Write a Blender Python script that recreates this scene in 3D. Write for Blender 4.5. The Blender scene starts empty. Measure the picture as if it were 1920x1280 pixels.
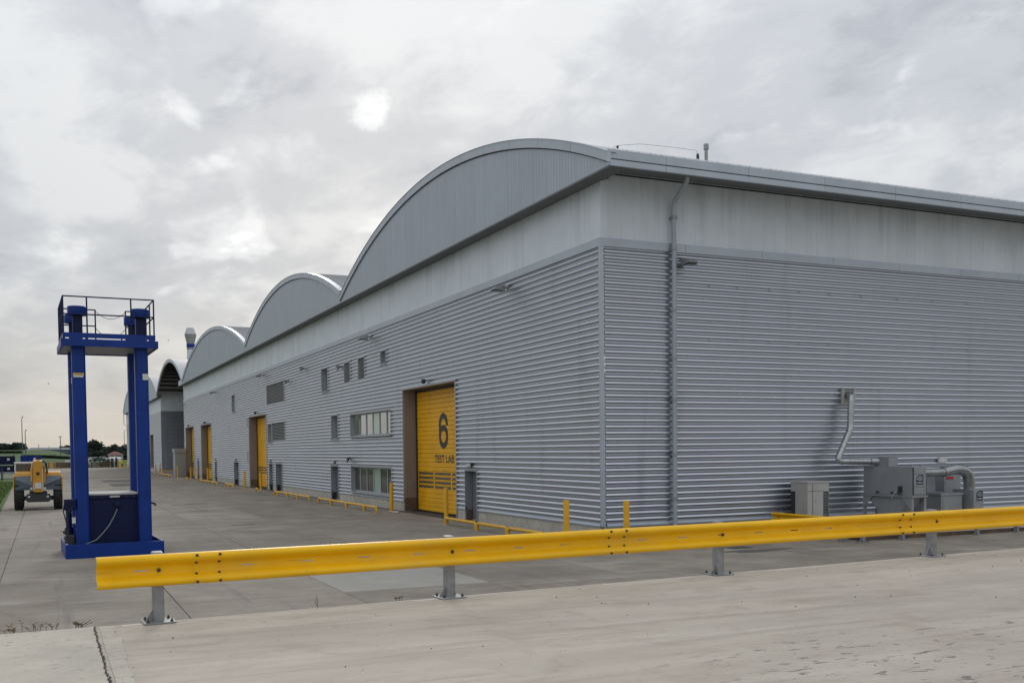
import bpy, math, random
import numpy as np
from mathutils import Matrix, Vector
random.seed(7)
rng = np.random.default_rng(7)
scene = bpy.context.scene
COL = scene.collection
# ------------------------------------------------------------------ camera
F_PX, PY_PX = 1904.3, 911.56
CAM = np.array([-15.513, -27.067, 2.85])
CR = np.array([0.90837832, -0.41799309, -0.01142825])
CU = np.array([0.02560269, 0.02831868, 0.99927101])
CF = np.array([0.41736474, 0.90800872, -0.03642582])
cd = bpy.data.cameras.new('camera')
cam = bpy.data.objects.new('camera', cd)
COL.objects.link(cam)
cam.matrix_world = Matrix([[CR[0], CU[0], -CF[0], CAM[0]], [CR[1], CU[1], -CF[1], CAM[1]], [CR[2], CU[2], -CF[2], CAM[2]], [0, 0, 0, 1]])
cd.sensor_width = 36; cd.sensor_fit = 'HORIZONTAL'
cd.lens = F_PX / 1920 * 36
cd.shift_y = (PY_PX - 640) / 1920
cd.clip_start = 0.1; cd.clip_end = 5000
scene.camera = cam
scene.view_settings.view_transform = 'Standard'
scene.view_settings.look = 'None'
scene.view_settings.exposure = 0.35
scene.view_settings.gamma = 1.0
def ray(x, y): return CR * (x - 960) / F_PX - CU * (y - PY_PX) / F_PX + CF
def on_depth(x, y, d): return CAM + ray(x, y) * d
def on_ground(x, y, z=0.0):
    d = ray(x, y); return CAM + d * (z - CAM[2]) / d[2]
# ------------------------------------------------------------------ world (overcast) and sun
SUN = ray(695, 215); SUN = SUN / np.linalg.norm(SUN)
SUN_EL = math.asin(SUN[2]); SUN_AZ = math.atan2(SUN[0], SUN[1])
world = bpy.data.worlds.new('World'); scene.world = world; world.use_nodes = True
def build_world():
    nt = world.node_tree; N = nt.nodes; L = nt.links; N.clear()
    out = N.new('ShaderNodeOutputWorld')
    sky = N.new('ShaderNodeTexSky'); sky.sky_type = 'NISHITA'; sky.sun_disc = False
    sky.sun_elevation = SUN_EL; sky.sun_rotation = SUN_AZ
    bg1 = N.new('ShaderNodeBackground'); bg1.inputs[1].default_value = 0.06
    L.new(sky.outputs[0], bg1.inputs[0])
    tc = N.new('ShaderNodeTexCoord')
    def math_(op, a, b=None, c=None, clamp=False):
        n = N.new('ShaderNodeMath'); n.operation = op; n.use_clamp = clamp
        for i, s in enumerate((a, b, c)):
            if s is None: continue
            if isinstance(s, (int, float)): n.inputs[i].default_value = s
            else: L.new(s, n.inputs[i])
        return n.outputs[0]
    sep = N.new('ShaderNodeSeparateXYZ'); L.new(tc.outputs['Generated'], sep.inputs[0])
    zz = math_('MAXIMUM', math_('ADD', sep.outputs[2], 0.24), 0.08)
    comb = N.new('ShaderNodeCombineXYZ')
    L.new(math_('DIVIDE', sep.outputs[0], zz), comb.inputs[0]); L.new(math_('DIVIDE', sep.outputs[1], zz), comb.inputs[1])
    def noise(scale, detail, rough, off, dist=0.0):
        m = N.new('ShaderNodeMapping'); m.inputs['Location'].default_value = off
        m.inputs['Rotation'].default_value = (0, 0, 0.5); m.inputs['Scale'].default_value = (1.0, 0.75, 1.0)
        L.new(comb.outputs[0], m.inputs[0])
        n = N.new('ShaderNodeTexNoise'); n.inputs['Scale'].default_value = scale
        n.inputs['Detail'].default_value = detail; n.inputs['Roughness'].default_value = rough
        n.inputs['Distortion'].default_value = dist
        L.new(m.outputs[0], n.inputs['Vector']); return n.outputs['Fac']
    def ramp(fac, stops):
        r = N.new('ShaderNodeValToRGB'); r.color_ramp.interpolation = 'EASE'
        while len(r.color_ramp.elements) < len(stops): r.color_ramp.elements.new(0.5)
        for e, (p, c) in zip(r.color_ramp.elements, stops): e.position = p; e.color = (*c, 1)
        L.new(fac, r.inputs[0]); return r.outputs[0]
    def mix(fac, a, b, mode='MIX'):
        m = N.new('ShaderNodeMix'); m.data_type = 'RGBA'; m.blend_type = mode
        if isinstance(fac, (int, float)): m.inputs[0].default_value = fac
        else: L.new(fac, m.inputs[0])
        for i, s in ((6, a), (7, b)):
            if isinstance(s, tuple): m.inputs[i].default_value = (*s, 1)
            else: L.new(s, m.inputs[i])
        return m.outputs[2]
    n1 = noise(2.3, 7, 0.55, (3.1, 1.7, 0.0), 0.25)
    n2 = noise(5.6, 7, 0.6, (7.7, 2.2, 4.0), 0.4)
    n12 = math_('ADD', math_('MULTIPLY', n1, 0.65), math_('MULTIPLY', n2, 0.35))
    base = ramp(n12, [(0.36, (0.355, 0.38, 0.42)), (0.47, (0.455, 0.475, 0.505)), (0.60, (0.59, 0.605, 0.62))])
    # thin places in the cloud layer let the light through, most of all where the sun stands behind it
    dot = N.new('ShaderNodeVectorMath'); dot.operation = 'DOT_PRODUCT'
    nrm = N.new('ShaderNodeVectorMath'); nrm.operation = 'NORMALIZE'; L.new(tc.outputs['Generated'], nrm.inputs[0])
    L.new(nrm.outputs[0], dot.inputs[0]); dot.inputs[1].default_value = tuple(SUN)
    ang = math_('ARCCOSINE', math_('MINIMUM', dot.outputs['Value'], 1.0))
    n4 = noise(7.0, 4, 0.6, (4.3, 0.9, 6.0), 0.5)
    wob = math_('ADD', ang, math_('MULTIPLY', math_('SUBTRACT', n4, 0.45), 0.16))
    g1 = math_('POWER', 2.718, math_('MULTIPLY', math_('MULTIPLY', wob, wob), -3000.0))
    g1 = math_('MULTIPLY', g1, math_('POWER', 2.718, math_('MULTIPLY', math_('MULTIPLY', ang, ang), -900.0)))
    g2 = math_('POWER', 2.718, math_('MULTIPLY', math_('MULTIPLY', ang, ang), -14.0))
    n3 = noise(4.2, 5, 0.52, (1.3, 8.9, 2.0), 0.3)
    br = math_('ADD', n3, math_('ADD', math_("MULTIPLY", g1, 0.12), math_('ADD', math_('MULTIPLY', math_('POWER', 2.718, math_('MULTIPLY', math_('MULTIPLY', ang, ang), -900.0)), 0.17), math_('MULTIPLY', g2, 0.04))))
    base = mix(ramp(br, [(0.63, (0, 0, 0)), (0.76, (0.35, 0.35, 0.35)), (0.87, (1, 1, 1))]), base, (0.98, 1.0, 1.0))
    # warm, streaky low sky
    low = math_('SUBTRACT', 1.0, math_('DIVIDE', math_('MAXIMUM', sep.outputs[2], 0.0), 0.15), clamp=True)
    low = math_('MULTIPLY', low, math_('ADD', 0.35, n2))
    base = mix(math_('MULTIPLY', low, 0.9, clamp=True), base, (0.54, 0.515, 0.465))
    zen = math_('ADD', 0.84, math_('MULTIPLY', math_('MAXIMUM', sep.outputs[2], 0.0), 0.75))
    zc = N.new('ShaderNodeCombineXYZ'); [L.new(zen, zc.inputs[k]) for k in range(3)]
    base = mix(1.0, base, zc.outputs[0], 'MULTIPLY')
    bg2 = N.new('ShaderNodeBackground'); bg2.inputs[1].default_value = 1.0
    L.new(base, bg2.inputs[0])
    ms = N.new('ShaderNodeMixShader'); ms.inputs[0].default_value = 0.95
    L.new(bg1.outputs[0], ms.inputs[1]); L.new(bg2.outputs[0], ms.inputs[2]); L.new(ms.outputs[0], out.inputs[0])
build_world()
sl = bpy.data.lights.new('sun', 'SUN'); sl.energy = 0.9; sl.angle = math.radians(16); sl.color = (1.0, 0.96, 0.9)
so = bpy.data.objects.new('sun', sl); COL.objects.link(so)
so.rotation_euler = Vector(tuple(SUN)).to_track_quat('Z', 'Y').to_euler()

# ------------------------------------------------------------------ materials
MATS = {}
def mat(name, col, rough=0.5, metal=0.0, var=0.08, vscale=1.5, bump=0.0, bscale=40.0, spec=0.5, col2=None, stretch=(1, 1, 1), rnd=0.0, coat=0.0):
    if name in MATS: return MATS[name]
    m = bpy.data.materials.new(name); m.use_nodes = True
    nt = m.node_tree; N = nt.nodes; L = nt.links
    b = N['Principled BSDF']
    b.inputs['Roughness'].default_value = rough; b.inputs['Metallic'].default_value = metal
    b.inputs['Specular IOR Level'].default_value = spec
    if coat: b.inputs['Coat Weight'].default_value = coat; b.inputs['Coat Roughness'].default_value = 0.15
    geo = N.new('ShaderNodeNewGeometry')
    mp = N.new('ShaderNodeMapping'); mp.inputs['Scale'].default_value = stretch; L.new(geo.outputs['Position'], mp.inputs[0])
    nz = N.new('ShaderNodeTexNoise'); nz.inputs['Scale'].default_value = vscale; nz.inputs['Detail'].default_value = 8; nz.inputs['Roughness'].default_value = 0.62
    L.new(mp.outputs[0], nz.inputs['Vector'])
    rp = N.new('ShaderNodeValToRGB')
    c2 = col2 if col2 else tuple(c * (1 - 2 * var) for c in col)
    c1 = col if col2 else tuple(min(1, c * (1 + var)) for c in col)
    rp.color_ramp.elements[0].position = 0.32; rp.color_ramp.elements[0].color = (*c2, 1)
    rp.color_ramp.elements[1].position = 0.68; rp.color_ramp.elements[1].color = (*c1, 1)
    L.new(nz.outputs['Fac'], rp.inputs[0])
    last = rp.outputs[0]
    if rnd:
        oi = N.new('ShaderNodeObjectInfo')
        mr = N.new('ShaderNodeMapRange'); mr.inputs[3].default_value = 1 - rnd; mr.inputs[4].default_value = 1 + rnd
        L.new(oi.outputs['Random'], mr.inputs[0])
        hv = N.new('ShaderNodeHueSaturation'); L.new(mr.outputs[0], hv.inputs['Value']); L.new(last, hv.inputs['Color']); last = hv.outputs[0]
    L.new(last, b.inputs['Base Color'])
    rr = N.new('ShaderNodeMapRange'); rr.inputs[3].default_value = max(0.02, rough - 0.08); rr.inputs[4].default_value = min(1, rough + 0.1)
    L.new(nz.outputs['Fac'], rr.inputs[0]); L.new(rr.outputs[0], b.inputs['Roughness'])
    if bump:
        nb = N.new('ShaderNodeTexNoise'); nb.inputs['Scale'].default_value = bscale; nb.inputs['Detail'].default_value = 5
        L.new(geo.outputs['Position'], nb.inputs['Vector'])
        bp = N.new('ShaderNodeBump'); bp.inputs['Strength'].default_value = bump; bp.inputs['Distance'].default_value = 0.02
        L.new(nb.outputs['Fac'], bp.inputs['Height']); L.new(bp.outputs[0], b.inputs['Normal'])
    MATS[name] = m
    return m
def add_layer(m, color, scale, lo, hi, stretch=(1, 1, 1), strength=1.0, detail=6, rough=0.6, mask=None, off=(0, 0, 0), rot=(0, 0, 0), dist=0.0, tex='noise'):
    """overlay a stain / patch layer on a material; mask=(axis, a, b): fades 0..1 from a to b along a world axis"""
    nt = m.node_tree; N = nt.nodes; L = nt.links; b = N['Principled BSDF']
    src = b.inputs['Base Color'].links[0].from_socket
    geo = N.new('ShaderNodeNewGeometry')
    mp = N.new('ShaderNodeMapping'); mp.inputs['Scale'].default_value = stretch; mp.inputs['Location'].default_value = off; mp.inputs['Rotation'].default_value = rot
    L.new(geo.outputs['Position'], mp.inputs[0])
    if tex == 'noise':
        nz = N.new('ShaderNodeTexNoise'); nz.inputs['Scale'].default_value = scale; nz.inputs['Detail'].default_value = detail; nz.inputs['Roughness'].default_value = rough
        nz.inputs['Distortion'].default_value = dist; o = nz.outputs['Fac']
    else:
        nz = N.new('ShaderNodeTexVoronoi'); nz.inputs['Scale'].default_value = scale; o = nz.outputs['Distance']
    L.new(mp.outputs[0], nz.inputs['Vector'])
    mr = N.new('ShaderNodeMapRange'); mr.clamp = True; mr.inputs[1].default_value = lo; mr.inputs[2].default_value = hi
    mr.inputs[3].default_value = 0; mr.inputs[4].default_value = strength
    L.new(o, mr.inputs[0]); fac = mr.outputs[0]
    if mask:
        sp = N.new('ShaderNodeSeparateXYZ'); L.new(geo.outputs['Position'], sp.inputs[0])
        for ax, a, c in mask:
            m2 = N.new('ShaderNodeMapRange'); m2.clamp = True; m2.inputs[1].default_value = a; m2.inputs[2].default_value = c
            L.new(sp.outputs[ax], m2.inputs[0])
            mu = N.new('ShaderNodeMath'); mu.operation = 'MULTIPLY'; L.new(fac, mu.inputs[0]); L.new(m2.outputs[0], mu.inputs[1]); fac = mu.outputs[0]
    mx = N.new('ShaderNodeMix'); mx.data_type = 'RGBA'; L.new(fac, mx.inputs[0]); L.new(src, mx.inputs[6]); mx.inputs[7].default_value = (*color, 1)
    L.new(mx.outputs[2], b.inputs['Base Color'])
    return m
M_CLAD = mat('silver_cladding', (0.52, 0.55, 0.61), 0.30, 0.92, 0.02, 0.5, stretch=(0.4, 0.4, 3))
_b = M_CLAD.node_tree.nodes['Principled BSDF']; M_CLAD.node_tree.links.remove(_b.inputs['Roughness'].links[0]); _b.inputs['Roughness'].default_value = 0.34
add_layer(M_CLAD, (0.22, 0.22, 0.23), 1.2, 0.58, 0.8, stretch=(1, 1, 0.12), strength=0.35)
M_CLAD_DARK = M_CLAD
M_TRIM = mat('grey_trim', (0.30, 0.32, 0.345), 0.42, 0.25, 0.06, 1.2)
M_FASCIA = mat('fascia_grey', (0.40, 0.45, 0.51), 0.42, 0.25, 0.05, 0.8, rnd=0.02)
M_GABLE = mat('gable_panel', (0.37, 0.42, 0.48), 0.45, 0.2, 0.04, 0.5, rnd=0.02)
M_WHITE = mat('pale_panel', (0.62, 0.69, 0.745), 0.5, 0.0, 0.05, 0.7, rnd=0.02)
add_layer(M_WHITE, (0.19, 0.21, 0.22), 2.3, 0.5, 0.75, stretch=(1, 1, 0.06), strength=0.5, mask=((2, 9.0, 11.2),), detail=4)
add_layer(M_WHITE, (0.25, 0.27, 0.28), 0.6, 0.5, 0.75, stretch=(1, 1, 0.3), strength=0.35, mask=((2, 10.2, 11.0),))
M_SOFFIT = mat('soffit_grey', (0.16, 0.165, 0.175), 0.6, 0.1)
M_ROOF = mat('roof_sheet', (0.44, 0.455, 0.47), 0.42, 0.35, 0.06, 0.6)
M_DARKSTEEL = mat('dark_steel', (0.045, 0.047, 0.05), 0.5, 0.3)
M_BLACK = mat('black_rubber', (0.018, 0.018, 0.019), 0.75, 0, 0.25, 6, 0.3, 30)
M_PLINTH = mat('plinth_concrete', (0.50, 0.475, 0.42), 0.85, 0, 0.1, 2.5, 0.2, 60, rnd=0.05, spec=0.15)
add_layer(M_PLINTH, (0.33, 0.31, 0.27), 1.5, 0.5, 0.75, strength=0.6, stretch=(1, 1, 0.5))
M_JAMB = mat('beige_jamb', (0.235, 0.20, 0.165), 0.7, 0, 0.06, 1.0)
M_JAMBLOW = mat('brown_jamb_base', (0.15, 0.105, 0.07), 0.8, 0, 0.1, 3)
M_DOORY = mat('yellow_door', (0.82, 0.42, 0.003), 0.45, 0, 0.06, 1.2, rnd=0.02, spec=0.3)
M_RAILY = mat('yellow_rail', (0.88, 0.49, 0.003), 0.42, 0, 0.05, 1.5, spec=0.3)
add_layer(M_RAILY, (0.45, 0.26, 0.03), 3.0, 0.62, 0.78, stretch=(0.6, 1, 3), strength=0.5)
add_layer(M_RAILY, (0.22, 0.15, 0.05), 9.0, 0.64, 0.72, stretch=(0.12, 1, 3.5), strength=0.45, off=(3, 0, 1))
add_layer(M_RAILY, (0.62, 0.42, 0.10), 2.0, 0.5, 0.75, stretch=(0.5, 1, 1.5), strength=0.4, off=(7, 0, 1))
M_BOLY = mat('yellow_bollard', (0.70, 0.38, 0.01), 0.45, 0, 0.06, 3)
add_layer(M_BOLY, (0.25, 0.16, 0.05), 6, 0.62, 0.75, strength=0.55)
M_INK = mat('black_lettering', (0.02, 0.02, 0.02), 0.5)
M_GALV = mat('galvanised_steel', (0.30, 0.315, 0.325), 0.5, 0.45, 0.15, 7)
M_BOLT = mat('rusty_bolt', (0.10, 0.08, 0.065), 0.6, 0.5, 0.2, 30)
M_BLUE = mat('blue_paint', (0.0015, 0.033, 0.225), 0.42, 0, 0.1, 2.0, spec=0.28)
add_layer(M_BLUE, (0.008, 0.025, 0.11), 4, 0.58, 0.8, stretch=(1, 1, 0.3), strength=0.6)
M_NAVY = mat('navy_paint', (0.002, 0.008, 0.05), 0.5, 0, 0.1, 2, spec=0.25)
M_GREYDOOR = mat('grey_door', (0.17, 0.18, 0.20), 0.5, 0.1, 0.05, 1.5)
M_FRAME = mat('window_frame', (0.37, 0.385, 0.41), 0.42, 0.3, 0.04, 2)
M_LOUVRE = mat('louvre_grey', (0.24, 0.245, 0.255), 0.5, 0.2)
M_GLASS = mat('window_glass', (0.42, 0.44, 0.45), 0.04, 0.9, 0.02, 0.5)
M_GLASSLOW = mat('window_glass_dark_reflection', (0.14, 0.155, 0.155), 0.04, 0.85, 0.02, 0.5)  # darker copy of the glass: dark ground reflections of the lower window painted in
M_GLASSG = mat('green_glass', (0.36, 0.50, 0.43), 0.12, 0.25, 0.03, 1)
M_DARKGLASS = mat('dark_glass', (0.09, 0.082, 0.07), 0.2, 0.1)
M_EQUIP = mat('equipment_grey', (0.30, 0.315, 0.335), 0.45, 0.15, 0.06, 2)
add_layer(M_EQUIP, (0.18, 0.18, 0.18), 2.2, 0.55, 0.8, stretch=(1, 1, 0.4), strength=0.45)
M_ACBEIGE = mat('ac_beige', (0.43, 0.43, 0.41), 0.5, 0, 0.05, 2)
M_DUCT = mat('spiral_duct', (0.40, 0.43, 0.44), 0.3, 0.85, 0.1, 5)
M_LOGO = mat('navy_sticker', (0.012, 0.018, 0.06), 0.4)
M_LABEL = mat('white_sticker', (0.62, 0.63, 0.64), 0.5, 0, 0.1, 10)
M_YLABEL = mat('yellow_sticker', (0.55, 0.38, 0.08), 0.5, 0, 0.25, 12)
M_RED = mat('red_sticker', (0.45, 0.03, 0.03), 0.5)
M_ORANGE = mat('telehandler_yellow', (0.62, 0.30, 0.015), 0.4, 0, 0.08, 2, coat=0.2)
M_SLATE = mat('slate_blue_plastic', (0.085, 0.115, 0.145), 0.5, 0, 0.08, 3)
M_TAN = mat('timber_crate', (0.17, 0.115, 0.065), 0.8, 0, 0.15, 3, rnd=0.2)
M_RUST = mat('rusty_steel', (0.13, 0.09, 0.065), 0.8, 0, 0.25, 3, rnd=0.2)
M_GRASS = mat('grass', (0.075, 0.13, 0.022), 0.9, 0, 0.3, 2.5, spec=0.15)
M_FIELD = mat('field_green', (0.05, 0.10, 0.028), 0.95, 0, 0.25, 0.03, spec=0.15)
M_LEAF = mat('far_foliage', (0.045, 0.06, 0.045), 0.9, 0, 0.4, 0.25, spec=0.15)
M_BARK = mat('bark', (0.06, 0.05, 0.04), 0.9)
M_HOUSEW = mat('white_render', (0.62, 0.62, 0.60), 0.7)
M_TILE = mat('red_roof_tile', (0.20, 0.10, 0.085), 0.8, 0, 0.15, 1)
M_SHED = mat('far_shed_grey', (0.12, 0.135, 0.15), 0.7, 0, 0.1, 0.1)
M_HIVIS = mat('hi_vis', (0.50, 0.75, 0.03), 0.7)
M_CLOTH = mat('dark_cloth', (0.015, 0.016, 0.02), 0.9)
M_HOSE = mat('grey_green_hose', (0.15, 0.20, 0.18), 0.5)
M_SKIN = mat('skin', (0.45, 0.28, 0.2), 0.6)
M_POLE = mat('lamp_pole', (0.13, 0.135, 0.13), 0.6, 0.4)
M_HEDGE = mat('hedge', (0.03, 0.05, 0.02), 0.9, 0, 0.3, 0.4, spec=0.15)
M_CARS = [mat('car_paint_%d' % i, c, 0.3, 0.1, coat=0.4) for i, c in enumerate(((0.6, 0.6, 0.6), (0.05, 0.06, 0.08), (0.4, 0.41, 0.43)))]
# concrete surfaces
M_YARD = mat('yard_concrete', (0.315, 0.283, 0.238), 0.85, 0, 0.0, 0.7, 0.25, 50, col2=(0.215, 0.19, 0.158), rnd=0.10, stretch=(1, 0.8, 1), spec=0.15)
add_layer(M_YARD, (0.15, 0.14, 0.13), 0.22, 0.52, 0.72, strength=0.75, off=(3, 1, 0))
add_layer(M_YARD, (0.45, 0.435, 0.40), 0.5, 0.56, 0.75, strength=0.6, stretch=(0.5, 2.2, 1), off=(9, 4, 0))
add_layer(M_YARD, (0.12, 0.11, 0.10), 1.3, 0.6, 0.75, strength=0.65, stretch=(0.35, 3, 1), off=(1, 7, 0))
add_layer(M_YARD, (0.17, 0.155, 0.14), 9, 0.58, 0.72, strength=0.45, stretch=(.7, 1.6, 1))
add_layer(M_YARD, (0.20, 0.165, 0.125), 0.8, 0.55, 0.72, strength=0.6, off=(2, 5, 0), dist=1.0)
add_layer(M_YARD, (0.13, 0.12, 0.115), 0.9, 0.60, 0.72, strength=0.5, stretch=(2.5, 0.12, 1), off=(2, 5, 0), dist=0.3)
add_layer(M_YARD, (0.075, 0.07, 0.065), 2.2, 0.66, 0.72, strength=0.55, off=(12, 3, 0), dist=0.4)
M_IRON = mat('cast_iron', (0.10, 0.095, 0.085), 0.7, 0.2, 0.2, 8)
M_YARDLIGHT = mat('new_concrete', (0.345, 0.33, 0.30), 0.85, 0, 0.06, 1.0, 0.2, 50, spec=0.15)
add_layer(M_YARDLIGHT, (0.30, 0.29, 0.27), 1.2, 0.5, 0.75, strength=0.6)
M_DARKPATCH = mat('dark_asphalt', (0.14, 0.13, 0.122), 0.9, 0, 0.1, 0.8, 0.2, 50, spec=0.15)
M_DOCK = mat('dock_concrete', (0.54, 0.485, 0.412), 0.85, 0, 0.0, 0.9, 0.3, 70, col2=(0.42, 0.376, 0.32), stretch=(0.5, 1.6, 1), spec=0.15)
add_layer(M_DOCK, (0.32, 0.28, 0.24), 0.9, 0.52, 0.78, strength=0.8, stretch=(0.3, 2.6, 1), off=(2, 3, 0))
add_layer(M_DOCK, (0.57, 0.53, 0.465), 0.6, 0.55, 0.8, strength=0.6, stretch=(0.5, 1.5, 1), off=(5, 0, 0))
add_layer(M_DOCK, (0.29, 0.25, 0.21), 2.5, 0.6, 0.72, strength=0.7, stretch=(0.16, 4.5, 1), off=(8, 2, 0), rot=(0, 0, 0.05))
add_layer(M_DOCK, (0.30, 0.27, 0.23), 14, 0.60, 0.70, strength=0.5, stretch=(.6, 2, 1))
add_layer(M_DOCK, (0.13, 0.115, 0.10), 5.5, 0.045, 0.03, tex='vor', strength=0.8)
add_layer(M_DOCK, (0.19, 0.175, 0.16), 5.5, 0.60, 0.62, strength=0.85, stretch=(0.8, 2.0, 1), off=(4, 6, 0), mask=((1, -19.9, -20.5), (0, -11.8, -10.4)), dist=0.6)
add_layer(M_DOCK, (0.30, 0.255, 0.205), 0.45, 0.55, 0.75, strength=0.55, off=(3, 2, 0), stretch=(.6, 1.4, 1), dist=1.0)
add_layer(M_DOCK, (0.33, 0.28, 0.225), 1.7, 0.53, 0.75, strength=0.6, off=(1, 9, 0), dist=0.8)
M_DOCKROUGH = mat('rough_concrete', (0.53, 0.49, 0.42), 0.9, 0, 0.05, 3, 0.6, 45, spec=0.15)
add_layer(M_DOCKROUGH, (0.26, 0.24, 0.21), 9, 0.61, 0.66, strength=0.8, stretch=(1, 1.6, 1))
add_layer(M_DOCKROUGH, (0.36, 0.33, 0.29), 1.0, 0.5, 0.75, strength=0.6)
M_KERB = mat('pale_dock_edge', (0.70, 0.67, 0.60), 0.85, 0, 0.1, 3, 0.4, 50)
M_CRACK = mat('crack_dirt', (0.05, 0.045, 0.038), 1.0, 0, 0.2, 10)
M_WEED = mat('dry_weed', (0.16, 0.12, 0.05), 0.9, 0, 0.3, 20)

# ------------------------------------------------------------------ mesh helpers
def wloc(o):
    v = Vector((0, 0, 0))
    while o: v += o.location; o = o.parent
    return v
class MB:
    def __init__(s): s.v = []; s.f = []
    def add(s, vs, fs):
        o = len(s.v); s.v += [tuple(map(float, p)) for p in vs]; s.f += [tuple(i + o for i in f) for f in fs]; return s
    def box(s, x0, x1, y0, y1, z0, z1):
        return s.add([(x0, y0, z0), (x1, y0, z0), (x1, y1, z0), (x0, y1, z0), (x0, y0, z1), (x1, y0, z1), (x1, y1, z1), (x0, y1, z1)],
                     [(0, 3, 2, 1), (4, 5, 6, 7), (0, 1, 5, 4), (1, 2, 6, 5), (2, 3, 7, 6), (3, 0, 4, 7)])
    def hexa(s, p):  # 8 points, bottom ring then top ring
        return s.add(p, [(0, 3, 2, 1), (4, 5, 6, 7), (0, 1, 5, 4), (1, 2, 6, 5), (2, 3, 7, 6), (3, 0, 4, 7)])
    def prism(s, poly, ax, a, b):
        """extrude a 2-D polygon along axis ax (0 x,1 y,2 z) from a to b"""
        n = len(poly)
        def P(p, t):
            if ax == 0: return (t, p[0], p[1])
            if ax == 1: return (p[0], t, p[1])
            return (p[0], p[1], t)
        vs = [P(p, a) for p in poly] + [P(p, b) for p in poly]
        fs = [tuple(range(n - 1, -1, -1)), tuple(range(n, 2 * n))] + [(i, (i + 1) % n, n + (i + 1) % n, n + i) for i in range(n)]
        return s.add(vs, fs)
    def sheet(s, prof, ax, a, b):
        """open profile of 2-D points extruded along axis"""
        n = len(prof)
        def P(p, t):
            if ax == 0: return (t, p[0], p[1])
            if ax == 1: return (p[0], t, p[1])
            return (p[0], p[1], t)
        return s.add([P(p, a) for p in prof] + [P(p, b) for p in prof], [(i, i + 1, n + i + 1, n + i) for i in range(n - 1)])
    def tube(s, path, r, n=10, caps=True):
        path = [np.array(p, float) for p in path]; k = len(path)
        rs = r if isinstance(r, (list, tuple)) else [r] * k
        vs = []; fs = []
        ref = None
        for i, p in enumerate(path):
            d = (path[min(i + 1, k - 1)] - path[max(i - 1, 0)]); d = d / (np.linalg.norm(d) + 1e-12)
            if ref is None:
                ref = np.array([0, 0, 1.0]) if abs(d[2]) < 0.9 else np.array([1.0, 0, 0])
            a = np.cross(d, ref); a /= np.linalg.norm(a); b = np.cross(a, d); ref = b
            for j in range(n):
                t = 2 * math.pi * j / n
                vs.append(p + rs[i] * (math.cos(t) * a + math.sin(t) * b))
        for i in range(k - 1):
            for j in range(n):
                j2 = (j + 1) % n
                fs.append((i * n + j, i * n + j2, (i + 1) * n + j2, (i + 1) * n + j))
        if caps:
            fs.append(tuple(range(n - 1, -1, -1))); fs.append(tuple((k - 1) * n + j for j in range(n)))
        return s.add(vs, fs)
    def lathe(s, cx, cy, prof, n=20):
        vs = []; fs = []
        for r, z in prof:
            for j in range(n):
                t = 2 * math.pi * j / n; vs.append((cx + r * math.cos(t), cy + r * math.sin(t), z))
        for i in range(len(prof) - 1):
            for j in range(n):
                j2 = (j + 1) % n; fs.append((i * n + j, i * n + j2, (i + 1) * n + j2, (i + 1) * n + j))
        fs.append(tuple(range(n - 1, -1, -1))); fs.append(tuple((len(prof) - 1) * n + j for j in range(n)))
        return s.add(vs, fs)
    def tf(s, fn): s.v = [tuple(fn(*p)) for p in s.v]; return s
    def build(s, name, m, parent=None, smooth=False, bevel=0.0, angle=40):
        o0 = wloc(parent) if parent else Vector((0, 0, 0))
        me = bpy.data.meshes.new(name)
        me.from_pydata([(a - o0.x, b - o0.y, c - o0.z) for a, b, c in s.v], [], s.f)
        me.materials.append(m)
        if smooth:
            for p in me.polygons: p.use_smooth = True
            if smooth != 'all': me.set_sharp_from_angle(angle=math.radians(angle))
        me.update()
        o = bpy.data.objects.new(name, me); COL.objects.link(o); o.parent = parent
        if bevel:
            bv = o.modifiers.new('bevel', 'BEVEL'); bv.width = bevel; bv.segments = 2; bv.limit_method = 'ANGLE'
        return o
def tag(o, label, cat, group=None):
    o['label'] = label; o['category'] = cat
    if group: o['group'] = group
    return o
def thing(name, loc, label, cat, group=None):
    o = bpy.data.objects.new(name, None); o.empty_display_size = 0.2; COL.objects.link(o); o.location = loc
    return tag(o, label, cat, group)
def struct(o): o['kind'] = 'structure'; return o
def stuff(o): o['kind'] = 'stuff'; return o
def inst(mesh, name, parent, loc):
    o = bpy.data.objects.new(name, mesh); COL.objects.link(o); o.parent = parent
    o.location = Vector(loc) - wloc(parent); return o
def text_mb(txt, place, w, h, bold=0.02, z=None):
    """text as flat mesh; place(u,v) -> world point with u 0..w, v 0..h"""
    cu = bpy.data.curves.new('t', 'FONT'); cu.body = txt; cu.size = 1; cu.offset = bold; cu.resolution_u = 6
    o = bpy.data.objects.new('t', cu); COL.objects.link(o)
    dg = bpy.context.evaluated_depsgraph_get()
    me = bpy.data.meshes.new_from_object(o.evaluated_get(dg))
    vs = [tuple(v.co) for v in me.vertices]; fs = [tuple(p.vertices) for p in me.polygons]
    bpy.data.objects.remove(o); bpy.data.curves.remove(cu); bpy.data.meshes.remove(me)
    xs = [v[0] for v in vs]; ys = [v[1] for v in vs]
    m = MB()
    m.add([place((v[0] - min(xs)) / (max(xs) - min(xs)) * w, (v[1] - min(ys)) / (max(ys) - min(ys)) * h) for v in vs], fs)
    return m

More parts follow.
